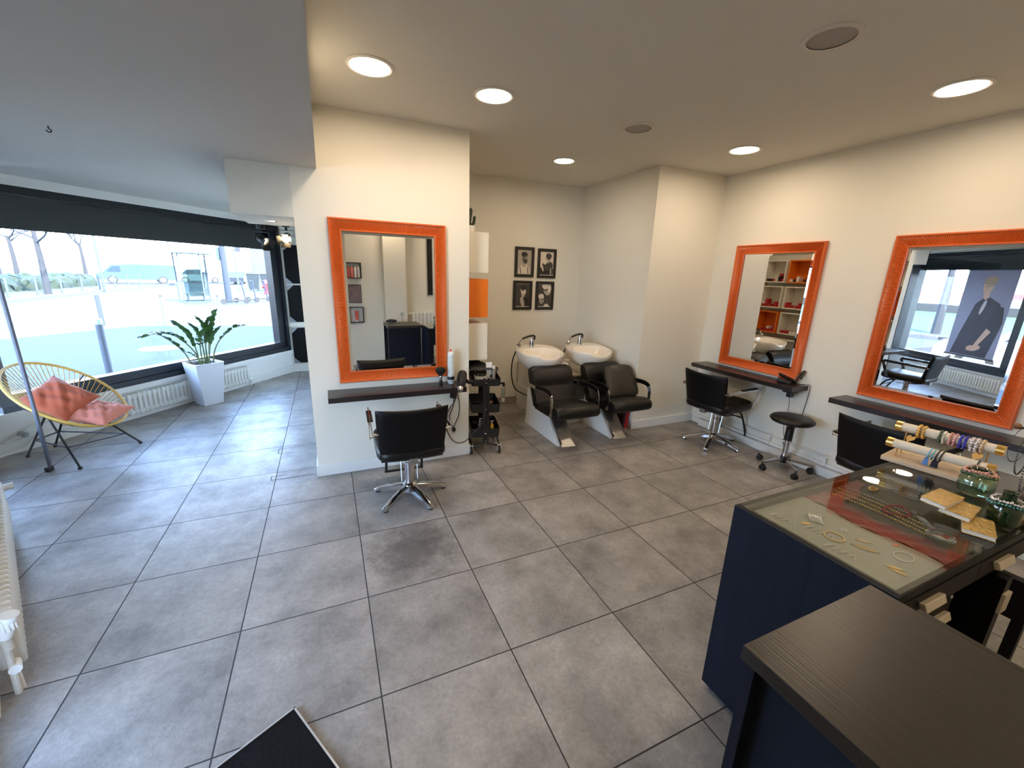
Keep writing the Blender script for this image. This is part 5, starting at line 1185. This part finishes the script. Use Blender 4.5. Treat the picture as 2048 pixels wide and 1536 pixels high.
b = MB(); b.add([(-13.2, 4.95, -.30), (-13.2, -10, -.30), (-20, -10, .55), (-20, 17, .55), (-16, 17, .2), (-13.5, 5, -.3)], [(0, 1, 2, 3, 4, 5)]); o = b.build('lawn', LAWN); struct(o)
b = MB(); b.bx(-20.6, -20, -9, 16, -.2, .95); struct(b.build('wall_stone', mat('rough_stone', (36, 36, 35), .9, var=.4, vscale=2.5, bump=.6, bscale=8)))
# building mass above the shop: casts the shade on the near pavement
FAC = mat('facade_render', (120, 116, 110), .85, bump=.1, bscale=30)
b = MB(); poly = [(-2.62, 2.93), (-.22, 6.10), (9, 4.6), (9, -6), (1.55, -5.4)]
b.prism(poly, 2.99, 10.2); struct(b.build('facade', FAC))
b = MB(); b.M = LM; b.bx(-3.8, .1, .13, .24, 2.375, 3.0); struct(b.build('facade', FAC))
b = MB(); b.bx(-.25, 9, 5.9, 6.1, -.2, 3.0); struct(b.build('facade', FAC))

GREYP = mat('grey_post_paint', (52, 58, 66), .5); WHT = mat('white_post_cap', (150, 154, 158), .4)
def post(name, label, x, y, h, r, m, cap=None, cat='bollard', group=None, ball=False):
    t = thing(name, label, cat, (x, y, G), 0, group)
    b = MB(); b.lathe([(r*1.05, 0), (r, .02), (r, h*.9), (r*.98, h*(.9 if cap else 1))], n=16); b.build('post', m, t)
    if cap:
        b = MB()
        if ball: b.ball((0, 0, h-.06), .075, 14, 10)
        else: b.lathe([(r*1.02, h*.9), (r*1.04, h*.91), (r*1.04, h*.985), (r*.8, h), (0, h)], n=16)
        b.build('cap', cap, t)
post('bollard', 'grey bollard with white top standing nearest outside the street window', -3.0, 7.05, .95, .050, GREYP, WHT, group='bollards on the pavement')
post('bollard', 'plain dark bollard further out on the pavement left of the white topped one', -5.69, 14.26, .92, .055, mat('dark_post', (40, 45, 54), .5), None, group='bollards on the pavement')
for x, y, lb in ((-4.2, 14.3, 'thin pale bollard with white ball top in front of the bus shelter frame'), (-2.75, 14.45, 'thin pale bollard with white ball top right of the bus shelter')): post('ball_bollard', lb, x, y, 1.02, .03, mat('pale_post', (66, 70, 74), .5), WHT, group='ball topped bollards', ball=True)
post('ball_bollard', 'thin pale bollard next to the window frame beyond the plant', -1.24, 15.0, .95, .03, mat('pale_post', (66, 70, 74), .5), WHT, group='ball topped bollards', ball=False)
for k in range(8): post('roadside_bollard', 'slim dark bollard on the far kerb, one of a row before the hedge', -13.8, 26.9+k*2.35, .95, .05, GREYP, None, group='bollards along the far kerb')
t = thing('manhole_cover', 'round manhole cover on the shaded pavement behind the plant', 'manhole cover', (-3.02, 9.64, G)); b = MB(); b.lathe([(.0, .004), (.30, .004), (.33, .002), (.36, .006), (.40, .006), (.40, 0)], n=36, cap=False); b.build('cover', mat('cast_iron', (134, 136, 138), .6, .3, bump=.5, bscale=40), t)
# bus shelter
t = thing('bus_shelter', 'glass bus shelter on the pavement across from the window', 'bus shelter', (-5.35, 24.2, G), math.radians(24)); t.scale = (.62, .62, .97)
AL = mat('shelter_frame', (60, 68, 74), .5, .3); b = MB()
for x, y in ((-1.35, .85), (-.0, -1.0), (-1.35, -.9), (.75, .85)): b.bx(x-.045, x+.045, y-.045, y+.045, 0, 2.45)
b.bx(-1.4, .8, -.04+.85, .89, .0, .10); b.bx(-1.4, .1, -1.03, -.93, 0, .10)
b.build('frame', AL, t); b = MB(); b.bx(-1.6, .95, -1.15, 1.05, 2.45, 2.55, bevel=.02); b.build('roof', AL, t)
SHG = glass_mat('shelter_glass', (150, 176, 172), 1.5)
for x0_, x1_, y_ in ((-.02, .72, -.0),): pass
b = MB(); b.add([(.0, -.98, .35), (.72, .82, .35), (.72, .82, 2.2), (.0, -.98, 2.2)], [(0, 1, 2, 3)]); b.add([(-.95, -.95, .35), (-.03, -.98, .35), (-.03, -.98, 2.2), (-.95, -.95, 2.2)], [(0, 1, 2, 3)]); b.add([(-.9, .84, .3), (.7, .84, .3), (.7, .84, 2.2), (-.9, .84, 2.2)], [(0, 1, 2, 3)]); b.build('glazing', SHG, t, smooth=0)
b = MB(); b.bx(-1.1, .4, .35, .7, .42, .47); b.bx(-.9, -.8, .4, .6, 0, .42); b.bx(.2, .3, .4, .6, 0, .42); b.build('bench', AL, t)
# lamp and traffic posts
t = thing('lamp_post', 'thick tall street pole between the bus shelter and the scooters', 'pole', (-4.15, 24.0, G)); b = MB(); b.lathe([(.16, 0), (.15, .3), (.135, 6.5)], n=16); b.build('pole', mat('galvanised_pole', (36, 42, 52), .5, .2), t); b = MB(); b.bx(-.26, -.14, -.1, .1, 2.1, 2.75, bevel=.02); b.build('signal_box', mat('dark_green_box', (40, 66, 66), .5), t)
t = thing('traffic_light', 'dark traffic light pole right of the scooters', 'traffic light', (-5.5, 35.6, G)); b = MB(); b.lathe([(.09, 0), (.06, .4), (.06, 4.6)], n=12); b.build('pole', GREYP, t); b = MB(); b.bx(.08, .40, -.12, .12, 2.9, 4.3, bevel=.03); b.build('signal_head', mat('signal_black', (34, 36, 40), .5), t)
t = thing('street_mast', 'slender street lamp mast among the bare trees across the road', 'pole', (-13.1, 35.0, G)); b = MB(); b.tube([(0, 0, 0), (0, 0, 5.4), (.05, 0, 5.9), (.5, .1, 6.05)], .07, 10); b.build('mast', GREYP, t); b = MB(); b.box((.62, .1, 6.0), (.45, .16, .09), None, .02); b.build('luminaire', GREYP, t)
# electric scooters
def scooter(label, x, y, rz):
    t = thing('electric_scooter', label, 'scooter', (x, y, G), rz, 'parked electric scooters')
    BLU = mat('scooter_blue', (24, 34, 84), .45)
    b = MB()
    for sx in (-.5, .5): b.tube([(sx, -.03, .13), (sx, .03, .13)], .13, 20)
    b.build('wheel', RUBBER, t)
    b = MB(); b.box((0, 0, .15), (.75, .14, .05), None, .01); b.build('deck', BLKPL, t)
    b = MB(); b.tube([(.47, 0, .16), (.36, 0, 1.10)], .028, 10); b.build('stem', BLU, t)
    b = MB(); b.tube([(.35, -.24, 1.13), (.36, 0, 1.10), (.35, .24, 1.13)], .016, 8); b.build('handlebar', BLKPL, t)
    b = MB(); b.tube([(.36, -.06, .13), (.47, 0, .20)], .02, 6); b.tube([(.50, .0, .13), (.47, 0, .22)], .02, 6); b.build('fork', BLKPL, t)
scooter('parked electric scooter nearest the street pole', -3.75, 23.2, math.radians(20)); scooter('parked electric scooter between the two others', -3.4, 24.2, math.radians(28)); scooter('parked electric scooter furthest from the street pole', -2.95, 25.0, math.radians(22))
t = thing('fire_hydrant', 'red fire hydrant on the far pavement in front of the bins', 'hydrant', (-3.35, 32.5, G)); b = MB(); b.lathe([(.2, 0), (.2, .08), (.13, .12), (.13, .62), (.17, .64), (.17, .70), (.13, .72), (.11, .88), (.05, .98), (0, 1.0)], n=20); b.build('body', mat('hydrant_red', (128, 22, 24), .45), t); b = MB(); b.tube([(-.24, 0, .5), (.24, 0, .5)], .085, 12); b.tube([(0, -.24, .5), (0, 0, .5)], .1, 12); b.build('outlet', mat('hydrant_red', (128, 22, 24), .45), t)
for k in range(3):
    t = thing('wheelie_bin', ('dark waste bin nearest the traffic light', 'dark waste bin between the other two', 'dark waste bin nearest the window frame')[k], 'bin', (-4.75+.95*k, 37.5+.2*k, G), 0, 'waste bins on the far pavement')
    b = MB(); sq(b, [(.32, .12), (.40, 1.25)]); b.build('bin_body', mat('bin_green', (22, 31, 34), .6), t); b = MB(); b.box((0, 0, 1.30), (.86, .86, .10), None, .04); b.build('lid', mat('bin_lid', (34, 44, 44), .6), t)
    b = MB()
    for sx in (-.25, .25): b.tube([(sx-.03, .2, .12), (sx+.03, .2, .12)], .11, 12)
    b.build('wheel', RUBBER, t)
# vehicles
def box_car(name, label, x, y, rz, L_, W_, H_, body, cab, col, group=None, z=G-.12, cat='car', wr=.33):
    t = thing(name, label, cat, (x, y, z), rz, group)
    cm = mat('car_' + name + str(col[0]), col, .3, coat=.5); gl = mat('car_glass', (40, 52, 60), .1)
    b = MB(); b.prism([(q[0]*L_, q[1]*H_) for q in body], -W_/2, W_/2, Matrix(((1, 0, 0, 0), (0, 0, 1, 0), (0, 1, 0, 0), (0, 0, 0, 1)))); b.build('body', cm, t, smooth=25)
    b = MB()
    for poly in cab: b.prism([(q[0]*L_, q[1]*H_) for q in poly], -W_/2-.012, W_/2+.012, Matrix(((1, 0, 0, 0), (0, 0, 1, 0), (0, 1, 0, 0), (0, 0, 0, 1))))
    b.build('windows', gl, t, smooth=0)
    for sx in (-.31, .31):
        for sy in (-1, 1):
            b = MB(); b.tube([(sx*L_, sy*(W_/2-.20), wr), (sx*L_, sy*(W_/2+.005), wr)], wr, 24); w = b.build('wheel', RUBBER, t)
            b = MB(); b.lathe([(wr*.62, 0), (wr*.6, .012), (wr*.2, .02), (0, .02)], (sx*L_, sy*(W_/2+.004), wr), 20, R=rotx(-sy*PI/2)); 
            for q in range(6): a = 2*PI*q/6; b.box((sx*L_+wr*.38*math.cos(a), sy*(W_/2+.022), wr+wr*.38*math.sin(a)), (wr*.5, .01, wr*.12), roty(-a), .002)
            b.build('hubcap', STEEL, w)
    return t
CAR = [(-.5, .18), (-.5, .52), (-.46, .60), (-.40, .62), (-.28, .95), (-.05, 1.0), (.12, .97), (.27, .66), (.46, .58), (.5, .45), (.5, .18)]
CARG = [[(-.37, .63), (-.265, .91), (-.09, .95), (-.09, .64)], [(-.07, .64), (-.07, .95), (.10, .92), (.21, .65)]]
TRK = [(-.5, .22), (-.5, 1.0), (.16, 1.0), (.16, .95), (.30, .95), (.40, .62), (.49, .50), (.5, .22)]
TRG = [[(.20, .58), (.20, .88), (.285, .88), (.37, .60)]]
box_car('delivery_truck', 'pale box truck driving on the far side of the road', -15.4, 48.2, math.radians(180+20), 5.6, 1.7, 1.75, TRK, TRG, (46, 62, 64), None, G, 'truck', .36)
box_car('parked_car', 'white car on the road seen between shelter and pole', -12.6, 57.0, math.radians(15), 4.4, 1.8, 1.5, CAR, CARG, (110, 114, 116), 'far cars on the road')
box_car('parked_car', 'dark grey car behind the scooters further up the road', -8.6, 62.5, math.radians(85), 4.4, 1.8, 1.5, CAR, CARG, (26, 31, 38), 'far cars on the road')
box_car('parked_car', 'blue car beside the dark grey one up the road', -8.4, 55.0, math.radians(85), 4.3, 1.8, 1.45, CAR, CARG, (26, 42, 74), 'far cars on the road')
box_car('street_car', 'white car outside the second window, its wheel seen in the large mirror', -6.3, 1.1, PI/2, 4.2, 1.75, 1.5, CAR, CARG, (120, 124, 128), None, -.36, 'car', .36)
t = thing('marquee', 'white marquee with a red fringe across the road, seen in the large mirror', 'tent', (-26, 6, -.2), 0); b = MB(); b.bx(-1, 1, -12, 12, .2, 1.5); b.build('wall', WHT, t); b = MB(); b.bx(-1.05, 1.05, -12.05, 12.05, 1.5, 1.75); b.build('fringe', mat('marquee_red', (206, 66, 60), .7, var=.5, vscale=6), t)
t = thing('street_sign', 'blank pale advertising panel on posts by the far cars', 'sign', (-4.9, 47, G), math.radians(10)); b = MB(); b.bx(-1.0, 1.0, -.08, .08, 1.2, 3.6, bevel=.03); b.build('panel', mat('sign_pale', (60, 74, 88), .4, var=.2, vscale=1.5), t); 
for sx in (-1, 1): b = MB(); b.bx(sx-.05, sx+.05, -.05, .05, 0, 3.6); b.build('post', GREYP, t)
# trees, hedge, pavilion roofs
BARK = mat('bark', (34, 35, 38), .9); TWIG = mat('bare_twigs', (40, 44, 50), .9)
def tree(label, x, y, h, seed, spread=1.0, group='bare trees across the road', lean=0):
    r = random.Random(seed); t = thing('bare_tree', label, 'tree', (x, y, G), 0, group)
    b = MB(); b.tube([(0, 0, 0), (.05+lean*.2, 0, h*.3), (lean*.5, .05, h*.5)], [.17, .13, .10], 8); b.build('trunk', BARK, t)
    b = MB()
    def br(p, d, l, rad, dep):
        q = p+d*l; mid = p+d*l*.5+Vector((r.uniform(-1, 1), r.uniform(-1, 1), r.uniform(-.3, .6)))*l*.07
        b.tube([p, mid, q], [rad, rad*.8, rad*.55], 5)
        if dep:
            for k in range(3 if dep > 1 else 4):
                nd = (d+Vector((r.uniform(-1, 1)*spread, r.uniform(-1, 1)*spread, r.uniform(-.25, .7)))*.75).normalized(); br(p.lerp(q, r.uniform(.55, 1)), nd, l*r.uniform(.55, .8), rad*.55, dep-1)
    for k in range(5): br(Vector((lean*.5, .05, h*.5)).lerp(Vector((0, 0, h*.33)), r.random()*.6), Vector((r.uniform(-1, 1)*spread, r.uniform(-1, 1)*spread, r.uniform(.5, 1.2))).normalized(), h*.24, .06, 3)
    b.build('branches', TWIG, t)
tree('bare tree across the road, leftmost with a pale trunk', -19.7, 25.6, 6.5, 1)
tree('bare tree with thick trunk rising in front of the hedge', -13.9, 30.4, 6.8, 2)
tree('bare tree behind the hedge, above the row of bollards', -19.0, 37.0, 7.5, 3, 1.2)
tree('bare tree further back above the right end of the hedge', -20.5, 42.0, 7.0, 4, 1.2)
tree('bare tree behind the delivery truck cab', -20.5, 52.0, 7.0, 9, 1.1)
tree('bare tree beyond the street pole by the far cars', -7.0, 62.0, 7.5, 5)
tree('bare tree behind the traffic light', -7.0, 66.0, 8.5, 6)
tree('bare tree above the waste bins, furthest right in the window', -6.2, 74.0, 9.0, 8)
tree('bare tree behind the blank advertising panel', -9.5, 82.0, 9.0, 11)
tree('smooth plane tree on the lawn seen in the large mirror', -14.6, 6.6, 6.0, 12, .7)
t = thing('hedge', 'long low green hedge across the road', 'hedge', (0, 0, G)); HG = mat('hedge_leaves', (24, 36, 23), .9, var=.5, vscale=3, bump=1, bscale=12)
b = MB(); r = random.Random(3)
def hed(u, v):
    a = PI*v; y = 24+19*u; w = .9*(1+.2*math.sin(y*1.7)+.1*math.sin(y*4.1)); h = .85*(1+.12*math.sin(y*1.3)+.08*math.sin(y*3.7+1)); j = .12
    return Vector((-17.2+w*math.cos(a)+r.uniform(-j, j), y+r.uniform(-j, j), max(0, h*math.sin(a)**.6)+r.uniform(-j, j)*(math.sin(a) > .1)))
b.grid(hed, 130, 12); b.build('foliage', HG, t, smooth=60)
PAV = mat('pavilion_grey', (38, 48, 60), .7)
for x, y, lb, s in ((-33, 47, 'grey pavilion roof on a post beyond the hedge', 1.0), (-49, 40, 'second grey pavilion roof beyond the hedge, further left', 1.1)):
    t = thing('pavilion', lb, 'pavilion', (x, y, G), .3, 'pavilions beyond the hedge'); b = MB(); b.prism([(-7*s, 4.2), (-5*s, 5.4), (5*s, 5.4), (8*s, 4.9), (5*s, 4.3)], -3, 3, Matrix(((1, 0, 0, 0), (0, 0, 1, 0), (0, 1, 0, 0), (0, 0, 0, 1)))); b.build('roof', PAV, t); b = MB(); b.bx(-3.5, 1.5, -2.5, 2.5, 0, 4.25); b.build('wall', mat('pavilion_wall', (150, 150, 152), .8), t)

# ------------------------------------------------------------------ light, sky, camera
sun = bpy.data.lights.new('sun', 'SUN'); sun.energy = 24; sun.angle = math.radians(.6); sun.color = (1, .95, .86)
so = bpy.data.objects.new('sun', sun); C.objects.link(so)
d = Vector((-.5, .866, 0))*math.cos(math.radians(48))+Vector((0, 0, -math.sin(math.radians(48))))
so.rotation_euler = d.to_track_quat('-Z', 'Y').to_euler(); so.location = (3, -8, 12)
w = bpy.data.worlds.new('sky'); bpy.context.scene.world = w; w.use_nodes = True; nt = w.node_tree
bg = nt.nodes['Background']; tc = nt.nodes.new('ShaderNodeTexCoord'); sp = nt.nodes.new('ShaderNodeSeparateXYZ'); nt.links.new(tc.outputs['Generated'], sp.inputs[0])
cr = nt.nodes.new('ShaderNodeValToRGB'); nt.links.new(sp.outputs[2], cr.inputs[0])
cr.color_ramp.elements[0].position = .0; cr.color_ramp.elements[0].color = (.68, .82, 1, 1)
cr.color_ramp.elements[1].position = .55; cr.color_ramp.elements[1].color = (.28, .50, 1, 1)
nt.links.new(cr.outputs[0], bg.inputs[0]); bg.inputs[1].default_value = SKY = 10.5

cam = bpy.data.cameras.new('camera'); cam.sensor_width = 36; cam.lens = 821.53*36/2048; cam.clip_start = .02; cam.clip_end = 500
co = bpy.data.objects.new('camera', cam); C.objects.link(co)
yaw, pit, rol = 4.23578586e-01, -2.59918958e-01, 3.16501274e-02
fw = Vector((math.sin(yaw)*math.cos(pit), math.cos(yaw)*math.cos(pit), math.sin(pit))); rt_ = Vector((math.cos(yaw), -math.sin(yaw), 0)); up_ = rt_.cross(fw)
r2 = rt_*math.cos(rol)+up_*math.sin(rol); u2 = -rt_*math.sin(rol)+up_*math.cos(rol)
co.matrix_world = Matrix(((r2.x, u2.x, -fw.x, .5147), (r2.y, u2.y, -fw.y, -2.0334), (r2.z, u2.z, -fw.z, 1.7488), (0, 0, 0, 1)))
sc = bpy.context.scene; sc.camera = co
sc.view_settings.view_transform = 'Standard'; sc.view_settings.look = 'None'; sc.view_settings.gamma = 1; sc.view_settings.use_curve_mapping = False
sc.view_settings.exposure = 1.15
sc.cycles.max_bounces = 10; sc.cycles.diffuse_bounces = 5; sc.cycles.glossy_bounces = 5; sc.cycles.transparent_max_bounces = 16; sc.cycles.caustics_reflective = False; sc.cycles.caustics_refractive = False; sc.cycles.sample_clamp_indirect = 6
